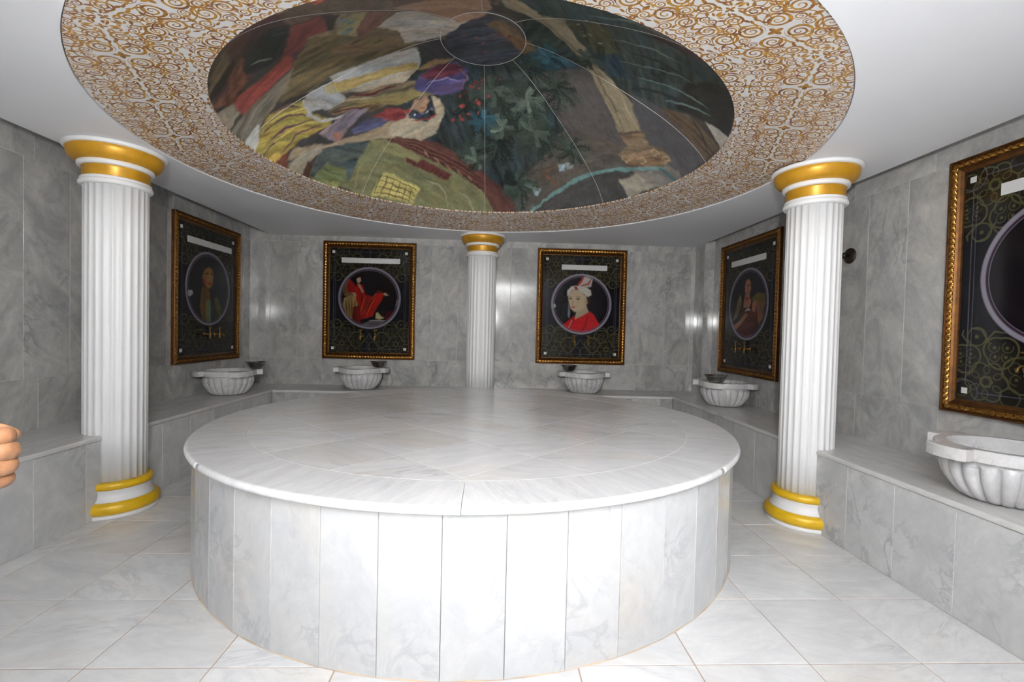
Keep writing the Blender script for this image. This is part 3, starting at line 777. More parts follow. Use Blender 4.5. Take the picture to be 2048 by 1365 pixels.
def paint_mural(x, y):
    wx = x+0.011*(vnoise(x*14+3, y*14, 201)-.5)*2+0.006*(vnoise(x*41, y*41+7, 202)-.5)*2
    wy = y+0.011*(vnoise(x*14, y*14+5, 203)-.5)*2+0.006*(vnoise(x*41+9, y*41, 204)-.5)*2
    p = Painter(wx, wy, (64, 62, 60))
    p.blend(np.arange(len(x)), np.full(len(x), 1.0), (66, 63, 60), 0.25, 0.6, 4, 10)
    rs = np.random.default_rng(5)
    for kind, flat, rgb, ex in MURAL:
        pts = list(zip(flat[0::2], flat[1::2]))
        if not pts: continue
        if kind == 'P': p.poly(pts, rgb, ex*1.35, soft=0.009, s1=5.0, s2=34.0)
        elif kind == 'S': p.stroke(pts, rgb, ex)
        elif kind == 'D':
            q = np.array(pts); n, s = ex
            for _ in range(n):
                w = rs.dirichlet(np.ones(len(q))*0.8); cx, cy = w@q
                k_ = rs.uniform(0.6, 1.15); c = tuple(int(np.clip(v*k_, 0, 255)) for v in rgb)
                p.disc(cx, cy, s*rs.uniform(.5, 1.1), c, ry=s*rs.uniform(.4, 1.0), ang=rs.uniform(0, 3))
        elif kind == 'F':
            (cx, cy), (n, l) = pts[0], ex
            a0 = rs.uniform(0, 6.28)
            for i in range(n):
                a = a0+i*2*PI/n+rs.uniform(-.2, .2); ll = l*rs.uniform(.6, 1.0)*0.8
                k_ = rs.uniform(0.55, 1.25); c = tuple(int(np.clip(v*k_, 0, 255)) for v in rgb)
                mx, my = cx+ll*.5*math.cos(a), cy+ll*.5*math.sin(a)
                ex_, ey_ = cx+ll*math.cos(a+.25), cy+ll*math.sin(a+.25)
                p.stroke([(cx, cy), (mx, my), (ex_, ey_)], c, 0.018)
                for k in range(1, 7):
                    t = k/7; bx, by = cx+(ex_-cx)*t, cy+(ey_-cy)*t
                    for sgn in (-1, 1):
                        b = a+.15+sgn*.9
                        p.stroke([(bx, by), (bx+ll*.22*math.cos(b), by+ll*.22*math.sin(b))], c, 0.012)
    # broken brushwork over everything
    n = vnoise(x*70+y*30, y*70-x*30, 3)*0.5+vnoise(x*150, y*150, 4)*0.5
    p.c *= (0.80+0.40*n)[:, None]
    m = vnoise(x*23+y*11, y*23-x*11, 8)*0.6+vnoise(x*9, y*9, 9)*0.4
    p.c *= (0.80+0.40*m)[:, None]
    g = p.c@np.array([.3, .55, .15])
    return g[:, None]+(p.c-g[:, None])*0.80

MURAL_GAIN = 1.3
NU, NV = 190, 230
t = np.linspace(0, 1, NV); pr, pz = PF(t)
for k in range(8):
    a = np.linspace(k*PI/4, (k+1)*PI/4, NU)
    A, R = np.meshgrid(a, pr); _, Zz = np.meshgrid(a, pz)
    V = np.stack([R*np.cos(A), R*np.sin(A), Zz-ZM], -1).reshape(-1, 3)
    me = grid_mesh('dome_panel', V, NU, NV)
    paint_attr(me, paint_mural(V[:, 0], V[:, 1])*MURAL_GAIN)
    link('dome_panel', me, MAT['mural'], dome)
    # pale joint between two panels
    ca, sa = math.cos(k*PI/4), math.sin(k*PI/4)
    v, f = [], []
    for i in range(0, NV, 6):
        for w, dz in ((-0.0014, -0.001), (0.0014, -0.001), (0.0, -0.003)):
            r = pr[i]-0.001
            v.append((r*ca-w*sa, r*sa+w*ca, pz[i]-ZM+dz))
    for i in range(len(v)//3-1):
        b = 3*i; f += [(b, b+3, b+5, b+2), (b+2, b+5, b+4, b+1)]
    link('joint', fixn(mk('joint', v, f)), MAT['seam'], dome)
ra = float(pr[-1]); za = float(pz[-1])-ZM
a = np.linspace(0, 2*PI, 200); rr = np.linspace(ra, 0.0005, 60)
A, R = np.meshgrid(a, rr)
V = np.stack([R*np.cos(A), R*np.sin(A), za+0.012*(1-(R/ra)**2)-0.004], -1).reshape(-1, 3)
me = grid_mesh('apex_disc', V, 200, 60)
paint_attr(me, paint_mural(V[:, 0], V[:, 1])*MURAL_GAIN)
link('apex_disc', me, MAT['mural'], dome)
me = lathe('apex_joint', [(ra-0.0025, za-0.004), (ra, za-0.007), (ra+0.0025, za-0.003)], 96, closed=False)
link('apex_joint', me, MAT['seam'], dome)

# ================================================================== ROUND PLATFORM
plat = empty('marble_platform', (0, 0, 0))
tag(plat, 'large round white marble platform in the middle of the floor', 'platform')
link('base_joint', lathe('base_joint', [(RDRUM, 0.0), (RDRUM+0.0055, 0.0005), (RDRUM, 0.004)], 90, smooth=False), MAT['caulk'], plat)
link('core', lathe('core', [(RDRUM-0.012, 0.0), (RDRUM-0.012, HP-0.036), (RPI+0.02, HP-0.036), (RPI+0.02, HP-0.002)], 90, smooth=False), MAT['grout_w'], plat)
NP = 45
pw = 2*RDRUM*math.tan(PI/NP)
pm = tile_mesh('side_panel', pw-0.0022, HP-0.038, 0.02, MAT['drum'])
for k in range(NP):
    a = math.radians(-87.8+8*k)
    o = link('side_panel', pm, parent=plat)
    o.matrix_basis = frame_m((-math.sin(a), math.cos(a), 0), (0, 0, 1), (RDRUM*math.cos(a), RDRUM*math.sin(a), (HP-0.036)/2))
def rim_slab():
    n = 36; R0 = RPI+0.0012
    pf = [(R0, HP-0.036), (R0, HP-0.0015), (R0+0.0015, HP)]+[(R0+(RP-0.02-R0)*i/6, HP) for i in range(1, 6)]+arc_prof(RP-0.018, HP-0.018, 0.018, 90, -90, 8)
    v, f = [], []
    m = len(pf)
    for i in range(n+1):
        for (r, z) in pf:
            da = 0.0009/r
            a = -PI/8+da+(PI/4-2*da)*i/n
            v.append((r*math.cos(a)-1.59, r*math.sin(a), z-HP))
    for i in range(n):
        for j in range(m):
            k = (j+1) % m
            f.append((i*m+j, (i+1)*m+j, (i+1)*m+k, i*m+k))
    f.append(tuple(range(m))); f.append(tuple(reversed(range(n*m, (n+1)*m))))
    me = fixn(mk('rim_slab', v, f)); me.materials.append(MAT['rim'])
    for p in me.polygons[:n*m]: p.use_smooth = abs(p.normal.z) < 0.98 and True
    return me
rs_ = rim_slab()
for k in range(8):
    a = k*PI/4+PI/8+math.radians(-89.5+90)
    o = link('rim_slab', rs_, parent=plat); o.location = (1.59*math.cos(a), 1.59*math.sin(a), HP); o.rotation_euler = (0, 0, a)
def clip_circle(poly, R, n=120):
    for i in range(n):
        a = 2*PI*(i+0.5)/n; nx, ny = math.cos(a), math.sin(a); out = []
        for k in range(len(poly)):
            p, q = poly[k], poly[(k+1) % len(poly)]
            dp, dq = p[0]*nx+p[1]*ny-R, q[0]*nx+q[1]*ny-R
            if dp <= 0: out.append(p)
            if dp*dq < 0:
                t = dp/(dp-dq); out.append((p[0]+t*(q[0]-p[0]), p[1]+t*(q[1]-p[1])))
        poly = out
        if len(poly) < 3: return []
    return poly
HD = 0.342
for i in range(-5, 6):
    for j in range(-5, 6):
        cx, cy = (i-j)*HD, (i+j)*HD-0.38
        h = HD-0.0016
        pl = clip_circle([(cx-h, cy), (cx, cy-h), (cx+h, cy), (cx, cy+h)], RPI-0.0012)
        if len(pl) < 3: continue
        ar = 0.5*abs(sum(pl[k][0]*pl[(k+1) % len(pl)][1]-pl[(k+1) % len(pl)][0]*pl[k][1] for k in range(len(pl))))
        if ar < 0.0004: continue
        mx, my = sum(p[0] for p in pl)/len(pl), sum(p[1] for p in pl)/len(pl)
        n = len(pl)
        v = [(p[0]-mx, p[1]-my, -0.012) for p in pl]+[(p[0]-mx, p[1]-my, 0) for p in pl]
        f = [tuple(reversed(range(n))), tuple(range(n, 2*n))]+[(k, (k+1) % n, n+(k+1) % n, n+k) for k in range(n)]
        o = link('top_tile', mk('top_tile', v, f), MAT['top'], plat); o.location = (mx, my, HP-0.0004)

# ================================================================== BENCHES
def seat_mesh(L, depth):
    pf = [(0, -0.03), (0, 0)]+[(depth*i/4, 0) for i in range(1, 4)]+arc_prof(depth-0.012, -0.012, 0.012, 90, 0, 4)+arc_prof(depth-0.008, -0.022, 0.008, 0, -90, 3)
    v = [(x, y, z) for x in (-L/2, L/2) for (y, z) in pf]; m = len(pf)
    f = [(j, (j+1) % m, m+(j+1) % m, m+j) for j in range(m)]+[tuple(range(m)), tuple(reversed(range(m, 2*m)))]
    me = fixn(mk('seat_slab', v, f)); me.materials.append(MAT['seat']); return me
def bench(label, axes, face, u0, u1, wd, off, depth, slab, slab_off, pmat='bench'):
    """face(u) gives the floor point of the front face"""
    X = Vector(axes[0]); Zn = X.cross(Vector(axes[1]))
    mid = Vector(face)+X*((u0+u1)/2)
    b = empty('marble_bench', mid)
    tag(b, label, 'bench', 'built-in marble wall benches')
    def put(o, u, d, z, flat=False):
        p = Vector(face)+X*u+Zn*d+Vector((0, 0, z))-mid
        o.matrix_basis = frame_m(axes[0], axes[1], p) if not flat else Matrix((X if not flat else X, Zn, Vector((0, 0, 1)))).transposed().to_4x4()
        if flat: o.matrix_basis = Matrix.Translation(p) @ o.matrix_basis
    p = [Vector(face)+X*u+Zn*d+Vector((0, 0, z))-mid for d in (-depth+0.002, -0.0022) for (u, z) in ((u0, 0), (u1, 0), (u1, HB-0.031), (u0, HB-0.031))]
    me = fixn(mk('core', p, [(3, 2, 1, 0), (4, 5, 6, 7), (0, 1, 5, 4), (1, 2, 6, 5), (2, 3, 7, 6), (3, 0, 4, 7)]))
    link('core', me, MAT['grout_g'], b)
    u = off+math.floor((u0-off)/wd)*wd
    while u < u1-0.01:
        s, e = max(u, u0), min(u+wd, u1)
        if e-s > 0.02:
            o = link('front_panel', tile_mesh('front_panel', e-s-GAP, HB-0.033, 0.012, MAT[pmat]), parent=b); put(o, (s+e)/2, 0, (HB-0.03)/2)
        u += wd
    u = slab_off+math.floor((u0-slab_off)/slab)*slab
    while u < u1-0.01:
        s, e = max(u, u0), min(u+slab, u1)
        if e-s > 0.02:
            L = e-s-0.002
            o = link('seat_slab', seat_mesh(L, depth+0.008), parent=b)
            if axes is BACK or axes is LEFT or axes is RIGHT:
                put(o, (s+e)/2, -depth, HB, flat=True)
        u += slab
    return b
bench('marble bench built along the left wall, holding one fluted basin', LEFT, (XBL, 0, 0), YF, YB, 0.342, -0.351, XBL-XL, 1.6, 0.55)
bench('marble bench built along the right wall, holding two fluted basins', RIGHT, (XBR, 0, 0), -YB, -YF, 0.337, 0.644, XR-XBR, 1.6, -0.9)
bench('marble bench built along the back wall behind the platform, holding two fluted basins', BACK, (0, YBB, 0), XBL+0.009, XBR-0.009, 0.342, 0.1, YB-YBB, 1.6, -0.8, 'wall')

# ================================================================== COLUMNS
def shaft_mesh(z0, z1, r, nf=24, depth=0.007):
    per = 12; n = nf*per
    def rf(a, k):
        ph = (a/(2*PI)*nf) % 1.0
        if ph < 0.2: return 1.0
        return 1.0-depth/r*math.sin(PI*(ph-0.2)/0.8)**0.7
    pr = [(r, z0)]+[(r, z0+(z1-z0)*k/6) for k in range(1, 6)]+[(r, z1)]
    return lathe('shaft', pr, n, True, True, rf)
def column(loc, label, z0, base, r=0.205, CS=0.865):
    c = empty('fluted_column', (loc[0], loc[1], z0))
    tag(c, label, 'column', 'white fluted columns with gold capitals')
    d = -z0
    def part(name, prof, mat):
        return link(name, lathe(name, [(a*CS, z+d) for a, z in prof], 72), MAT[mat], c)
    zs = z0
    if base:
        part('plinth', [(0.272, 0.0), (0.276, 0.004), (0.276, 0.024), (0.265, 0.028)], 'column')
        part('lower_torus', arc_prof(0.252, 0.066, 0.040, -85, 85, 14), 'yellow')
        part('scotia', [(0.250, 0.104), (0.250, 0.112), (0.236, 0.126), (0.228, 0.145), (0.226, 0.160), (0.230, 0.176), (0.234, 0.182)], 'column')
        part('upper_torus', arc_prof(0.220, 0.206, 0.026, -88, 88, 12), 'yellow')
        zs = 0.228
    link('shaft', shaft_mesh(zs+d, 2.205+d, r*CS), MAT['column'], c)
    part('astragal', [(r-0.005, 2.196)]+arc_prof(0.214, 2.214, 0.018, -80, 80, 8)+[(0.222, 2.234), (0.222, 2.246), (0.212, 2.250)], 'column')
    part('neck_band', [(0.208, 2.246), (0.211, 2.25), (0.211, 2.31), (0.216, 2.322)], 'gold')
    part('fillet', [(0.216, 2.318), (0.236, 2.322), (0.240, 2.328), (0.240, 2.346), (0.234, 2.350)], 'column')
    part('echinus', [(0.234, 2.348), (0.252, 2.352), (0.276, 2.366), (0.292, 2.384), (0.302, 2.408), (0.305, 2.428), (0.302, 2.433)], 'gold')
    part('abacus', [(0.300, 2.431), (0.318, 2.434), (0.325, 2.440), (0.325, 2.456), (0.318, 2.4588)], 'column')
    return c
column((-2.478, -0.07), 'white fluted column with gold rings at the left bench end', 0.0, True)
column((2.338, -0.21), 'white fluted column with gold rings against the right bench', 0.0, True, 0.200, 0.845)
column((-0.035, 2.42), 'white fluted column standing on the back bench between the two back portraits', HB, False, 0.203)

# ================================================================== BASINS
def gadroon_mesh():
    nl, per = 20, 10; n = nl*per
    pf = [(0.10, 0.0), (0.150, 0.004), (0.172, 0.018), (0.196, 0.045), (0.216, 0.075), (0.231, 0.105), (0.240, 0.135), (0.243, 0.160), (0.240, 0.178), (0.236, 0.184), (0.236, 0.210)]
    inn = [(0.214, 0.210), (0.205, 0.17), (0.18, 0.11), (0.13, 0.07), (0.06, 0.055), (0.004, 0.052)]
    amp = [0.0, 0.016, 0.028, 0.036, 0.040, 0.040, 0.037, 0.031, 0.020, 0.0, 0.0]+[0]*len(inn)
    def rf(a, k):
        s = abs(math.sin(nl*a/2))
        r = (pf+inn)[k][0]
        return 1.0-amp[k]/r*(1-s**0.42)
    return lathe('bowl', pf+inn, n, True, True, rf)
def rim_mesh():
    ro, rl, ri, hw = 0.264, 0.335, 0.214, 0.080
    ang, rad = [], []
    for q in range(4):
        c0 = q*PI/2; da = math.asin(hw/ro); db = math.asin(hw/rl)
        for i in range(13):
            a = c0-da+2*da*i/12
            # lug with straight sides and a bowed end
            if i in (0, 12):
                ang += [a, a] if i == 0 else [a, a]; rad += [ro, rl-0.012] if i == 0 else [rl-0.012, ro]
            else:
                ang.append(a); rad.append(rl-0.012*(abs(i-6)/6)**2)
        for i in range(1, 9):
            ang.append(c0+da+(PI/2-2*da)*i/9); rad.append(ro)
    n = len(ang); v, f = [], []
    prof = [(0, 0.205), (1, 0.205), (1, 0.256), (2, 0.260), (3, 0.260), (4, 0.254)]
    for kind, z in prof:
        for a, r in zip(ang, rad):
            R = {0: ri, 1: r, 2: r-0.004, 3: ri+0.004, 4: ri}[kind]
            v.append((R*math.cos(a), R*math.sin(a), z))
    m = len(prof)
    for k in range(m):
        for i in range(n):
            j = (i+1) % n; k2 = (k+1) % m
            f.append((k*n+i, k*n+j, k2*n+j, k2*n+i))
    return fixn(mk('rim', v, f))
BW, BR = gadroon_mesh(), rim_mesh()
def basin(x, y, rz, label):
    b = empty('marble_basin', (x, y, HB+0.001), (0, 0, rz))
    tag(b, label, 'basin', 'fluted marble washing basins')
    link('bowl', BW, MAT['basin'], b); link('rim', BR, MAT['basin'], b)
    return b
basin(-2.712, 1.74, PI/4, 'fluted marble basin on the left bench under the leftmost portrait')
basin(-1.48, 2.385, 0.0, 'fluted marble basin under the portrait of a reclining figure in red')
basin(1.262, 2.385, 0.0, 'fluted marble basin under the portrait with a white turban')
basin(2.628, 1.53, PI/4, 'dark veined fluted basin on the far end of the right bench')
basin(2.578, -1.285, 0.0, 'nearest and largest looking fluted basin on the right bench, cut off by the edge')

HAM = lathe('metal_bowl', [(0.03, 0.0), (0.045, 0.001), (0.062, 0.010), (0.082, 0.032), (0.096, 0.060), (0.104, 0.072), (0.113, 0.0745), (0.113, 0.0765), (0.103, 0.0745), (0.094, 0.062), (0.080, 0.035), (0.060, 0.013), (0.03, 0.004)], 56)
for (x, y, s, lb) in ((-2.525, 1.935, 1.0, 'shiny steel bath bowl on the rim of the left bench basin'), (-1.29, 2.44, 0.95, 'shiny steel bath bowl on the basin under the reclining red figure'),
                      (1.085, 2.44, 0.95, 'shiny steel bath bowl on the basin under the white turban portrait'), (2.435, 1.345, 1.05, 'shiny steel bath bowl on the far right bench basin')):
    o = link('metal_bowl', HAM, MAT['steel']); o.location = (x, y, HB+0.2615); o.scale = (s, s, s)
    tag(o, lb, 'bowl', 'steel bath bowls on the basins')

# ================================================================== FRAMED PORTRAITS
FW, FH, MW = 1.18, 1.51, 0.083
def side_mesh(L):
    n = max(2, int(L/0.3))
    pf = [(0, 0), (0, .030), (.003, .036), (.009, .036), (.013, .028), (.048, .026), (.051, .031), (.056, .033), (.060, .029), (.064, .024), (.076, .015), (MW, .014), (MW, 0)]
    v = [(w+(L-2*w)*i/n, w, h) for i in range(n+1) for (w, h) in pf]; m = len(pf); f = []
    for i in range(n):
        for j in range(m):
            k = (j+1) % m; f.append((i*m+j, (i+1)*m+j, (i+1)*m+k, i*m+k))
    f += [tuple(range(m)), tuple(reversed(range(n*m, (n+1)*m)))]
    return fixn(mk('moulding', v, f))
def band_mesh(L):
    n = int(L/0.006); pf = [(.014, .027), (.018, .031), (.024, .035), (.031, .037), (.038, .035), (.044, .031), (.047, .026)]
    v, f = [], []; m = len(pf)
    for i in range(n+1):
        for j, (w, h) in enumerate(pf):
            s = w+(L-2*w)*i/n
            q = math.sin(2*PI*s/0.036+math.sin(2*PI*(w-.03)/0.03)*1.8)
            v.append((s, w+0.0015*math.cos(2*PI*s/0.018), h+(0.0065*q+0.003*math.sin(2*PI*s/0.012+w*400))*math.sin(PI*j/(m-1))))
    for i in range(n):
        for j in range(m-1):
            f.append((i*m+j, (i+1)*m+j, (i+1)*m+j+1, i*m+j+1))
    return mk('carved_band', v, f, True)
SIDE = {'h': (side_mesh(FW), band_mesh(FW)), 'v': (side_mesh(FH), band_mesh(FH))}
CW, CH = FW-2*MW+0.004, FH-2*MW+0.004
RCY, RR = 0.035, 0.385

OLIVE = (84, 82, 54)
def scroll_work(p, top):
    s = 1 if top else -1
    for m in (-1, 1):
        X = lambda v: m*v
        def curl(cx, cy, r, hand):
            p.ring(X(cx), cy, r, 0.010, OLIVE, lobes=3, amp=0.10, ph=PI/2*s, soft=0.0015)
            for (dx, dy, q) in ((-.42, .32, .30), (.42, .32, .30), (-.36, -.34, .26), (.36, -.34, .26)):
                p.ring(X(cx)+dx*r, cy+dy*r, q*r*1.1, 0.0045, OLIVE, a0=hand, a1=hand+4.6, soft=0.0012)
                p.disc(X(cx)+dx*r*0.9, cy+dy*r*0.9, 0.009, OLIVE, soft=0.002)
        def flower(cx, cy, r):
            p.ring(X(cx), cy, r, 0.008, OLIVE, lobes=6, amp=0.12, soft=0.0015)
            p.ring(X(cx), cy, r*.26, 0.016, OLIVE, lobes=7, amp=0.12, soft=0.002)
            for k in range(6):
                a = k*PI/3+.5
                p.ring(X(cx)+.66*r*math.cos(a), cy+.66*r*math.sin(a), .22*r, 0.0045, OLIVE, ry=.15*r, ang=a, soft=0.0012)
        flower(.345, s*.555, .105); curl(.160, s*.50, .095, .4); curl(.465, s*.425, .080, 1.2); curl(.275, s*.385, .085, 2.0)
        p.ring(X(.405), s*.300, .052, .007, OLIVE, soft=.0015); p.disc(X(.405), s*.300, .011, OLIVE)
        p.ring(X(.06), s*.60, .07, .006, OLIVE, soft=.0015); p.ring(X(.22), s*.63, .05, .006, OLIVE, soft=.0015); p.ring(X(.48), s*.60, .05, .006, OLIVE, soft=.0015)
        for (a, b, c_, d, e, g) in ((.36, .33, .31, .27, .25, .28), (.20, .41, .12, .40, .08, .43), (.33, .345, .38, .26, .44, .25), (.45, .34, .49, .29, .48, .26), (.08, .53, .03, .48, .0, .42)):
            p.stroke([(X(a), s*b), (X(c_), s*d), (X(e), s*g)], OLIVE, .010, 0, soft=.002)

def paint_picture(x, y, kind):
    p = Painter(x, y, (22, 21, 27))
    p.blend(np.arange(len(x)), np.ones(len(x)), (21, 21, 28), 0.12, 0, 3, 3)
    for s in (-1, 1):
        p.poly([(-.6, s*.34), (-.30, s*.30), (0, s*.46), (.30, s*.30), (.6, s*.34), (.6, s*.8), (-.6, s*.8)], (34, 31, 26), .05, soft=.05)
    p.poly([(-.07, .40), (.07, .40), (.07, .70), (-.07, .70)], (24, 25, 34), 0, soft=.05)
    p.poly([(-.07, -.40), (.07, -.40), (.07, -.70), (-.07, -.70)], (24, 25, 34), 0, soft=.05)
    scroll_work(p, True); scroll_work(p, False)
    LN = (96, 94, 108)
    for d, w in ((.050, .004), (.072, .003)):
        hx, hy = CW/2-d, CH/2-d
        for m in (-1, 1):
            p.stroke([(m*hx, -hy+.07), (m*hx, hy-.07)], LN, w, 0, False, .0015)
            if d < .06: p.stroke([(-hx+.07, m*hy), (hx-.07, m*hy)], LN, w, 0, False, .0015)
    for mx in (-1, 1):
        for my in (-1, 1):
            p.ring(mx*(CW/2-.05), my*(CH/2-.05), .07, .004, LN, soft=.0015)
    # medallion
    p.disc(0, RCY, RR, (20, 18, 22))
    q = Painter(x, y, (24, 20, 24)); q.k = 40+len(kind)
    q.blend(np.arange(len(x)), np.ones(len(x)), (24, 20, 25), .1, 0, 5, 5)
    def T(cx, cy, rr): return lambda pts: [((a-cx)/rr*RR, (cy-b)/rr*RR+RCY) for a, b in pts]
    if kind == 'turban':
        t = T(548, 658, 330)
        q.poly(t([(395, 900), (470, 780), (600, 700), (680, 740), (640, 860), (520, 900)]), (40, 34, 36), .1)
        q.poly(t([(575, 560), (640, 560), (650, 640), (600, 700), (560, 640)]), (52, 38, 34), .1)
        q.poly(t([(480, 800), (500, 720), (600, 640), (615, 700), (640, 760), (560, 830), (470, 840)]), (176, 158, 132), .04)
        q.poly(t([(400, 600), (410, 540), (450, 500), (540, 500), (600, 560), (610, 640), (590, 690), (520, 745), (470, 745), (430, 710), (410, 660)]), (196, 176, 146), .03, soft=.01)
        q.poly(t([(585, 610), (612, 600), (618, 650), (590, 665)]), (182, 150, 124), .03)
        q.poly(t([(395, 555), (420, 500), (470, 490), (540, 510), (580, 560), (600, 540), (560, 490), (460, 470), (400, 500)]), (60, 44, 38), .1)
        q.poly(t([(385, 560), (385, 510), (430, 460), (500, 450), (590, 460), (650, 500), (660, 550), (620, 575), (570, 540), (500, 495), (440, 500), (410, 540), (400, 580)]), (204, 198, 186), .06, soft=.008)
        q.poly(t([(500, 450), (560, 350), (600, 330), (670, 370), (655, 460), (600, 470)]), (186, 176, 172), .12)
        q.stroke(t([(500, 455), (540, 400), (570, 340)]), (170, 60, 46), .03); q.stroke(t([(545, 450), (620, 430), (655, 370)]), (164, 66, 50), .022)
        q.poly(t([(460, 470), (485, 455), (510, 490), (475, 500)]), (150, 50, 36), .1)
        q.stroke(t([(412, 600), (440, 597)]), (52, 38, 36), .018); q.stroke(t([(490, 602), (530, 600)]), (52, 38, 36), .018)
        q.stroke(t([(408, 580), (440, 576)]), (110, 84, 66), .008); q.stroke(t([(480, 578), (540, 578)]), (110, 84, 66), .008)
        q.stroke(t([(455, 610), (448, 660), (465, 668)]), (160, 128, 104), .010); q.stroke(t([(440, 690), (460, 694), (478, 688)]), (184, 58, 62), .020)
        q.poly(t([(400, 660), (415, 690), (425, 760), (415, 820), (395, 790)]), (120, 124, 140), .15)
        q.poly(t([(340, 900), (470, 790), (480, 830), (560, 790), (640, 740), (690, 770), (760, 880), (760, 1010), (360, 1010)]), (196, 26, 34), .08, soft=.008)
        q.stroke(t([(478, 800), (455, 850), (420, 930)]), (110, 16, 22), .012)
        for k in range(4): q.disc(*t([(445-k*10, 850+k*22)])[0], .007, (206, 190, 170))
        q.stroke(t([(620, 800), (600, 900), (560, 960)]), (140, 16, 24), .02)
        q.disc(-RR*.955, RCY-.03, .03, (200, 200, 204))
    elif kind == 'reclining':
        t = T(527, 657, 330)
        q.poly(t([(600, 330), (860, 330), (860, 700), (640, 720), (600, 560)]), (26, 18, 18), .1)
        q.poly(t([(230, 560), (240, 470), (300, 450), (350, 560), (330, 640), (250, 640)]), (110, 84, 58), .4)
        q.poly(t([(280, 520), (310, 450), (350, 500), (380, 540), (370, 600), (290, 600)]), (150, 26, 24), .2)
        q.poly(t([(235, 740), (250, 660), (330, 625), (400, 640), (400, 760), (340, 900), (280, 870)]), (158, 128, 76), .2)
        for k in range(4): q.stroke(t([(270+k*32, 690), (275+k*30, 780), (290+k*25, 880)]), (84, 52, 28), .014)
        q.poly(t([(370, 560), (390, 500), (450, 510), (480, 620), (560, 640), (620, 570), (690, 600), (660, 680), (620, 740), (560, 860), (430, 900), (400, 860), (420, 760), (380, 680)]), (168, 30, 22), .25, s2=14)
        q.poly(t([(350, 760), (420, 740), (430, 900), (440, 950), (340, 900)]), (110, 26, 20), .25)
        for a in ([(620, 580), (560, 660), (500, 760), (440, 850)], [(590, 640), (540, 740), (500, 840)], [(480, 640), (450, 740), (430, 820)]): q.stroke(t(a), (212, 72, 36), .014)
        for a in ([(600, 620), (540, 700), (480, 800)], [(440, 600), (440, 720)]): q.stroke(t(a), (92, 14, 14), .016)
        q.poly(t([(380, 450), (395, 420), (425, 425), (430, 470), (410, 495), (390, 485)]), (200, 166, 140), .05)
        q.poly(t([(375, 455), (385, 410), (430, 400), (440, 440), (420, 430), (395, 440)]), (40, 24, 22), .1)
        q.poly(t([(395, 500), (420, 510), (460, 590), (450, 605), (410, 540)]), (190, 152, 122), .05)
        q.poly(t([(330, 605), (370, 600), (385, 640), (360, 640)]), (190, 150, 120), .05)
        q.poly(t([(665, 600), (700, 595), (735, 620), (700, 630)]), (196, 156, 124), .05)
        q.stroke(t([(600, 600), (640, 580), (680, 600)]), (70, 40, 30), .03)
        q.poly(t([(595, 880), (600, 820), (620, 810), (650, 850), (690, 875), (640, 892)]), (200, 186, 130), .05)
        q.poly(t([(690, 880), (720, 800), (780, 790), (770, 860), (720, 910)]), (96, 18, 24), .3)
        q.poly(t([(420, 960), (540, 905), (700, 900), (660, 950), (500, 975)]), (96, 94, 100), .3)
        q.stroke(t([(530, 905), (620, 900), (700, 905)]), (190, 170, 170), .012)
        q.poly(t([(810, 740), (825, 670), (850, 660), (840, 740)]), (120, 112, 104), .3)
    elif kind == 'veil':
        t = T(0, 0, 1)
        S_ = lambda pts: [(a*RR, b*RR+RCY) for a, b in pts]
        q.blend(np.arange(len(x)), np.ones(len(x))*.9, (22, 27, 32), .15, 0, 4, 4)
        q.poly(S_([(-.5, .05), (-.35, .5), (-.05, .72), (.2, .6), (.1, .2), (0, -.4), (-.3, -.9), (-.6, -.6)]), (26, 20, 18), .1)
        q.poly(S_([(-.32, .30), (-.22, .52), (0, .62), (.16, .55), (.20, .36), (.15, .10), (0, 0), (-.15, .05)]), (156, 104, 46), .12, soft=.012)
        q.poly(S_([(-.32, .05), (-.1, .02), (.05, -.1), (.1, -.5), (.05, -.9), (-.3, -.9), (-.42, -.5)]), (112, 82, 38), .25)
        q.poly(S_([(.22, -.25), (.4, -.18), (.62, -.5), (.55, -.85), (.35, -.8)]), (84, 78, 40), .35)
        q.poly(S_([(-.1, -.3), (.08, -.3), (.1, -.95), (-.15, -.95)]), (98, 112, 74), .3)
        q.poly(S_([(-.28, .25), (-.18, .30), (-.12, .12), (-.22, .08)]), (160, 56, 34), .15, soft=.02)
        q.stroke(S_([(-.16, .42), (-.03, .43)]), (46, 40, 28), .022); q.stroke(S_([(.06, .44), (.15, .43)]), (46, 40, 28), .02)
        q.stroke(S_([(.04, .42), (.08, .28), (.03, .25)]), (180, 130, 60), .012); q.stroke(S_([(-.06, .15), (.04, .16), (.1, .14)]), (170, 40, 36), .024)
        q.stroke(S_([(-.75, .5), (-.70, .42), (-.65, .46)]), (70, 26, 26), .05)
        q.disc(-RR*.86, RCY-.07, .034, (176, 178, 176)); q.disc(-RR*.78, RCY-.06, .026, (176, 178, 176))
    elif kind == 'seated':
        S_ = lambda pts: [(a*RR, b*RR+RCY) for a, b in pts]
        q.poly(S_([(-.28, .1), (-.22, .6), (0, .82), (.2, .7), (.28, .3), (.2, 0), (-.1, -.1)]), (34, 24, 20), .1)
        q.poly(S_([(-.16, .52), (-.1, .68), (.04, .72), (.14, .62), (.16, .42), (.08, .24), (-.04, .22), (-.14, .36)]), (176, 118, 92), .06, soft=.01)
        q.poly(S_([(-.14, .28), (.1, .26), (.2, .05), (.1, -.15), (-.2, -.1), (-.2, .1)]), (166, 112, 90), .15)
        q.poly(S_([(-.7, -.3), (-.5, .2), (-.35, .3), (-.3, .05), (-.5, -.35), (-.8, -.5)]), (112, 96, 64), .25)
        q.poly(S_([(.2, .15), (.5, .3), (.85, .25), (.9, -.05), (.6, -.1), (.3, 0)]), (106, 88, 46), .25)
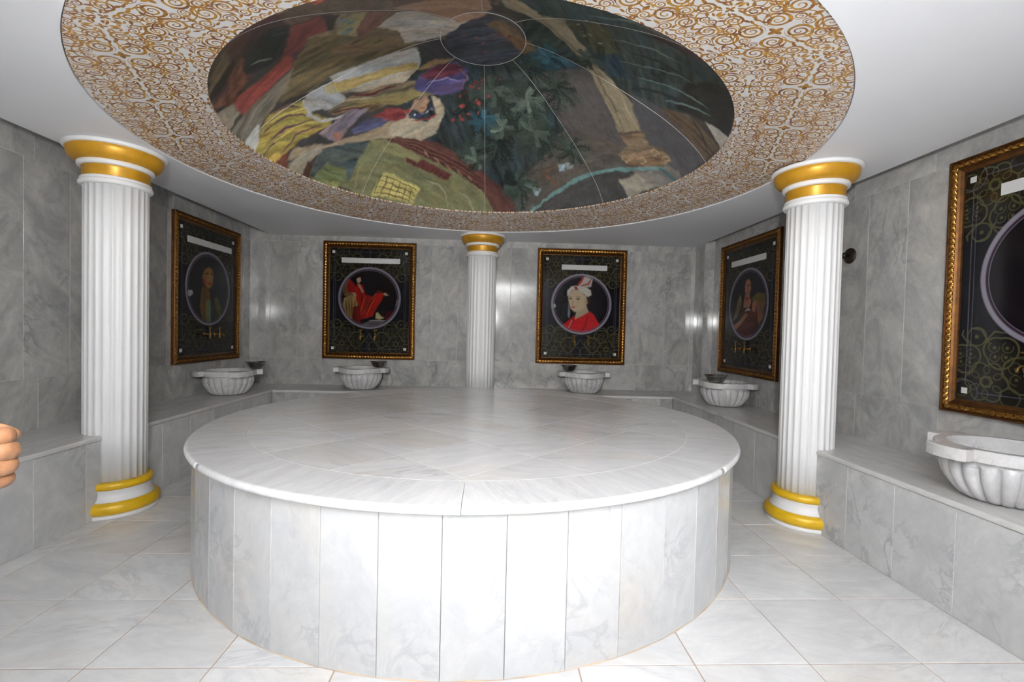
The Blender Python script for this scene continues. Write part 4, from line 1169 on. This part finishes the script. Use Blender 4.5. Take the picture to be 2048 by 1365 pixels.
        q.poly(S_([(.5, 0), (.85, 0), (.8, -.4), (.6, -.6), (.5, -.3)]), (140, 96, 66), .3)
        q.poly(S_([(-.4, -.3), (-.2, -.1), (.2, -.1), (.5, -.2), (.6, -.6), (.2, -.95), (-.4, -.9)]), (92, 34, 26), .25)
        q.poly(S_([(-.75, -.62), (-.35, -.45), (-.1, -.25), (.05, -.3), (-.1, -.42), (-.5, -.7), (-.7, -.75)]), (170, 112, 80), .12)
        q.poly(S_([(.25, .0), (.4, .1), (.5, -.05), (.4, -.25), (.25, -.2)]), (172, 108, 84), .12)
        q.stroke(S_([(-.1, -.2), (.05, -.14), (.15, -.18)]), (206, 206, 196), .018)
        q.stroke(S_([(-.08, .54), (-.01, .53)]), (40, 26, 24), .014); q.stroke(S_([(.05, .54), (.12, .53)]), (40, 26, 24), .014)
        q.stroke(S_([(.0, .35), (.08, .35)]), (130, 46, 42), .014); q.stroke(S_([(.02, .53), (.04, .43)]), (140, 86, 66), .01)
        q.stroke(S_([(-.12, .2), (0, .14), (.12, .18)]), (130, 34, 34), .018)
    else:
        S_ = lambda pts: [(a*RR, b*RR+RCY) for a, b in pts]
        q.poly(S_([(-.40, -.3), (-.35, .2), (-.15, .5), (.2, .5), (.5, .1), (.6, -.5), (.3, -.95), (-.2, -.95)]), (84, 24, 22), .25)
        q.poly(S_([(-.34, .0), (-.3, .55), (-.12, .86), (.14, .9), (.34, .66), (.40, .2), (.30, -.2), (-.1, -.1)]), (52, 40, 44), .2)
        q.poly(S_([(-.08, .28), (.16, .28), (.18, .04), (.04, -.08), (-.12, .06)]), (146, 104, 82), .08)
        q.poly(S_([(-.18, .48), (-.13, .70), (.02, .78), (.16, .70), (.20, .48), (.12, .28), (.02, .20), (-.10, .28)]), (166, 120, 94), .06, soft=.012)
        q.poly(S_([(-.24, .56), (-.16, .78), (.02, .88), (.20, .78), (.27, .52), (.17, .70), (.02, .74), (-.14, .68)]), (112, 92, 64), .2)
        q.stroke(S_([(-.10, .53), (-.02, .53)]), (40, 28, 26), .016); q.stroke(S_([(.07, .53), (.15, .52)]), (40, 28, 26), .016)
        q.stroke(S_([(.03, .52), (.05, .42), (.01, .40)]), (126, 84, 64), .01); q.stroke(S_([(-.03, .33), (.03, .34), (.09, .33)]), (140, 44, 42), .018)
        q.stroke(S_([(-.10, .04), (.04, -.10), (.18, .02)]), (168, 138, 70), .02)
        q.poly(S_([(-.18, -.42), (.10, -.34), (.30, -.44), (.26, -.54), (.02, -.46), (-.16, -.54)]), (150, 106, 82), .1)
        for a in ([(-.30, .1), (-.28, -.4), (-.16, -.9)], [(.10, -.1), (.06, -.4)], [(.40, 0), (.44, -.4), (.30, -.9)]): q.stroke(S_(a), (48, 12, 14), .022)
    ins = np.hypot(x, y-RCY) < RR
    p.c[ins] = q.c[ins]
    p.ring(0, RCY, RR, .026, (150, 144, 158), soft=.004)
    p.ring(0, RCY, RR-.020, .006, (74, 44, 66), soft=.002); p.ring(0, RCY, RR-.030, .004, (132, 124, 140), soft=.002)
    return p.c

PIC_GAIN = {'veil': 0.5, 'reclining': 0.5, 'turban': 0.72, 'seated': 0.5, 'near': 0.62}
def picture(label, axes, pos, kind, nx, strip):
    r = empty('framed_portrait'); r.matrix_world = frame_m(*axes, pos)
    tag(r, label, 'picture', 'gold-framed portraits on the marble walls')
    for k, (s, ox, oy, rz) in enumerate((('h', -FW/2, 0, 0), ('h', FW/2, FH, PI), ('v', FW/2, 0, PI/2), ('v', -FW/2, FH, -PI/2))):
        o = link('moulding', SIDE[s][0], MAT['frame'], r); o.location = (ox, oy, 0.001); o.rotation_euler = (0, 0, rz)
        link('carved_band', SIDE[s][1], MAT['frame_o'], o)
    ny = int(nx*CH/CW)
    gx, gy = np.meshgrid(np.linspace(-CW/2, CW/2, nx), np.linspace(-CH/2, CH/2, ny))
    V = np.stack([gx.ravel(), gy.ravel()+FH/2, np.full(gx.size, 0.011)], 1)
    me = grid_mesh('canvas', V, nx, ny, False)
    paint_attr(me, paint_picture(gx.ravel(), gy.ravel(), kind)*PIC_GAIN[kind])
    link('canvas', me, MAT['canvas'], r)
    w = strip
    o = link('paper_strip', tile_mesh('paper_strip', w, 0.066, 0.0012, MAT['tape'], 0.0004), parent=r); o.location = (strip_x(kind), FH/2+0.515, 0.0128)
    for mx in (-1, 1):
        for my in (-1, 1):
            o = link('corner_cap', tile_mesh('corner_cap', 0.034, 0.034, 0.003, MAT['tape'], 0.0008), parent=r); o.location = (mx*0.462, FH/2+my*0.618, 0.0148)
    return r
def strip_x(kind): return {'turban': 0.03, 'reclining': 0.01, 'veil': 0.03, 'seated': -0.02}.get(kind, 0.0)
PICS = [('gold-framed portrait of a dark-haired woman, alone on the left wall', LEFT, (XL, 1.845, 0.885), 'veil', 240, 0.80),
        ('gold-framed portrait of a figure in red reclining, left of the back column', BACK, (-1.483, YB, 0.885), 'reclining', 260, 0.745),
        ('gold-framed portrait of a woman in white turban and red robe', BACK, (1.27, YB, 0.876), 'turban', 260, 0.60),
        ('gold-framed portrait of a long-haired seated figure beside the right column', RIGHT, (XR, 1.64, 0.86), 'seated', 240, 0.70),
        ('nearest gold-framed portrait with olive scrolls, cut off by the right edge', RIGHT, (XR, -1.222, 0.872), 'near', 420, 0.62)]
for a in PICS: picture(*a)

# ================================================================== TAPS, WALL KNOBS
TB = lathe('body', [(0.006, -0.062), (0.010, -0.060), (0.012, -0.048), (0.009, -0.040), (0.017, -0.022), (0.019, -0.008), (0.014, 0.010), (0.008, 0.024), (0.007, 0.060), (0.012, 0.068), (0.012, 0.076), (0.006, 0.082)], 20)
TR = lathe('rosette', [(0.024, 0.0), (0.026, 0.004), (0.018, 0.010), (0.010, 0.014), (0.010, 0.078)], 20)
def tube_mesh(name, pts, r, n=10):
    v, f = [], []; P = [Vector(p) for p in pts]
    for i, p in enumerate(P):
        d = (P[min(i+1, len(P)-1)]-P[max(i-1, 0)]).normalized()
        a = d.orthogonal().normalized() if i == 0 else (a-d*a.dot(d)).normalized()
        b = d.cross(a)
        rr = r[i] if isinstance(r, (list, tuple)) else r
        v += [p+(a*math.cos(2*PI*k/n)+b*math.sin(2*PI*k/n))*rr for k in range(n)]
    for i in range(len(P)-1):
        for k in range(n):
            j = (k+1) % n; f.append((i*n+k, i*n+j, (i+1)*n+j, (i+1)*n+k))
    f += [tuple(reversed(range(n))), tuple(range((len(P)-1)*n, len(P)*n))]
    return mk(name, v, f, True)
TS = tube_mesh('spout', [(0, 0.0, 0.078), (0, 0.006, 0.10), (0, 0.004, 0.120), (0, -0.010, 0.134), (0, -0.030, 0.138)], [0.008, 0.008, 0.0075, 0.007, 0.008])
TH = tube_mesh('cross_handle', [(-0.034, 0.088, 0.078), (-0.030, 0.088, 0.078), (-0.012, 0.088, 0.078), (0.0, 0.088, 0.078), (0.012, 0.088, 0.078), (0.030, 0.088, 0.078), (0.034, 0.088, 0.078)], [0.004, 0.008, 0.005, 0.007, 0.005, 0.008, 0.004])
def tap(axes, pos, label, group):
    t = empty('brass_tap'); t.matrix_world = frame_m(*axes, pos) @ Matrix.Scale(0.85, 4)
    tag(t, label, 'tap', group)
    link('rosette', TR, MAT['brass'], t)
    o = link('body', TB, MAT['brass'], t); o.rotation_euler = (-PI/2, 0, 0); o.location = (0, 0, 0.078)
    o.matrix_basis = Matrix.Translation((0, 0, 0.078)) @ Matrix(((1, 0, 0), (0, 0, 1), (0, -1, 0))).to_4x4()
    link('spout', TS, MAT['brass'], t); link('cross_handle', TH, MAT['brass'], t)
for (lab, axes, pos, kind, _, _) in PICS:
    where = {'veil': 'the lone left wall portrait', 'reclining': 'the reclining figure portrait', 'turban': 'the white turban portrait', 'seated': 'the portrait beside the right column', 'near': 'the nearest right portrait'}[kind]
    X = Vector(axes[0]); Zn = X.cross(Vector((0, 0, 1)))
    for s, side in ((-1, 'left'), (1, 'right')):
        tap(axes, Vector(pos)+X*(s*0.09)+Zn*0.012+Vector((0, 0, 0.30)), f'{side} of two small brass taps low on {where}', 'small brass taps over the basins')
KN = lathe('backplate', [(0.060, 0.0), (0.062, 0.004), (0.060, 0.010), (0.048, 0.014), (0.044, 0.020), (0.030, 0.024), (0.012, 0.026)], 40)
KB = lathe('knob', [(0.010, 0.02), (0.010, 0.04), (0.020, 0.046), (0.024, 0.056), (0.020, 0.066), (0.008, 0.072)], 24)
for axes, pos, lb in ((RIGHT, (XR, 0.185, 1.95), 'dark round bronze wall knob just right of the right column'), (LEFT, (XL, 0.37, 1.985), 'dark round bronze wall knob half hidden behind the left column')):
    k = empty('wall_knob'); k.matrix_world = frame_m(*axes, pos)
    tag(k, lb, 'wall knob', 'dark bronze wall knobs')
    link('backplate', KN, MAT['bronze'], k); link('knob', KB, MAT['bronze'], k)

# ================================================================== HAND AT THE EDGE OF THE PICTURE
def hand():
    org = Vector((-0.5275, -2.7602, 1.1123))
    ax = Matrix(((0.9989, -0.0410, 0.0235), (-0.0225, 0.0235, 0.9995), (-0.0416, -0.9989, 0.0226))).transposed()
    V, E, R = [], [], []
    def add(p, r, prev=None):
        V.append(p); R.append(r); i = len(V)-1
        if prev is not None: E.append((prev, i))
        return i
    palm = add((-0.062, 0.0, 0.006), (0.026, 0.030))
    wrist = add((-0.105, -0.004, 0.0), (0.022, 0.026), palm)
    fa = add((-0.20, -0.030, -0.01), (0.030, 0.032), wrist)
    el = add((-0.34, -0.085, -0.03), (0.042, 0.044), fa)
    add((-0.40, 0.02, -0.10), (0.050, 0.050), el)
    for j, (ln, r) in enumerate(((-0.004, 0.0138), (0.001, 0.0142), (-0.001, 0.0138), (-0.009, 0.0125))):
        y = 0.0285-0.0190*j
        k = add((-0.034, y, 0.016), (r+0.001, r+0.001), palm)
        a = add((-0.008+ln, y, 0.010), (r, r), k)
        a = add((-0.002+ln, y, -0.012), (r, r), a)
        a = add((-0.024+ln, y, -0.026), (r*0.95, r*0.95), a)
        a = add((-0.040+ln, y, -0.014), (r*0.8, r*0.8), a)
    t = add((-0.072, 0.030, -0.010), (0.014, 0.014), palm)
    t = add((-0.046, 0.036, -0.030), (0.011, 0.011), t)
    add((-0.020, 0.022, -0.038), (0.009, 0.009), t)
    me = bpy.data.meshes.new('person')
    me.from_pydata(V, E, []); me.update()
    o = link('person', me, MAT['skin'])
    m = ax.to_4x4(); m.translation = org; o.matrix_world = m
    md = o.modifiers.new('skin', 'SKIN'); md.use_smooth_shade = True
    sv = me.skin_vertices[0].data
    for i, r in enumerate(R): sv[i].radius = r; sv[i].use_root = (i == 0)
    sb = o.modifiers.new('smooth', 'SUBSURF'); sb.levels = 2; sb.render_levels = 2
    tag(o, 'bare bent hand just poking in at the left edge', 'person')
    sl = link('sleeve', tube_mesh('sleeve', [(-0.30, -0.066, -0.024), (-0.305, -0.070, -0.025), (-0.345, -0.080, -0.034), (-0.40, 0.02, -0.10), (-0.44, 0.10, -0.15)], [0.050, 0.056, 0.060, 0.066, 0.070], 20), plain('dark_cotton', (0.05, 0.05, 0.06), 0.8), o)
hand()
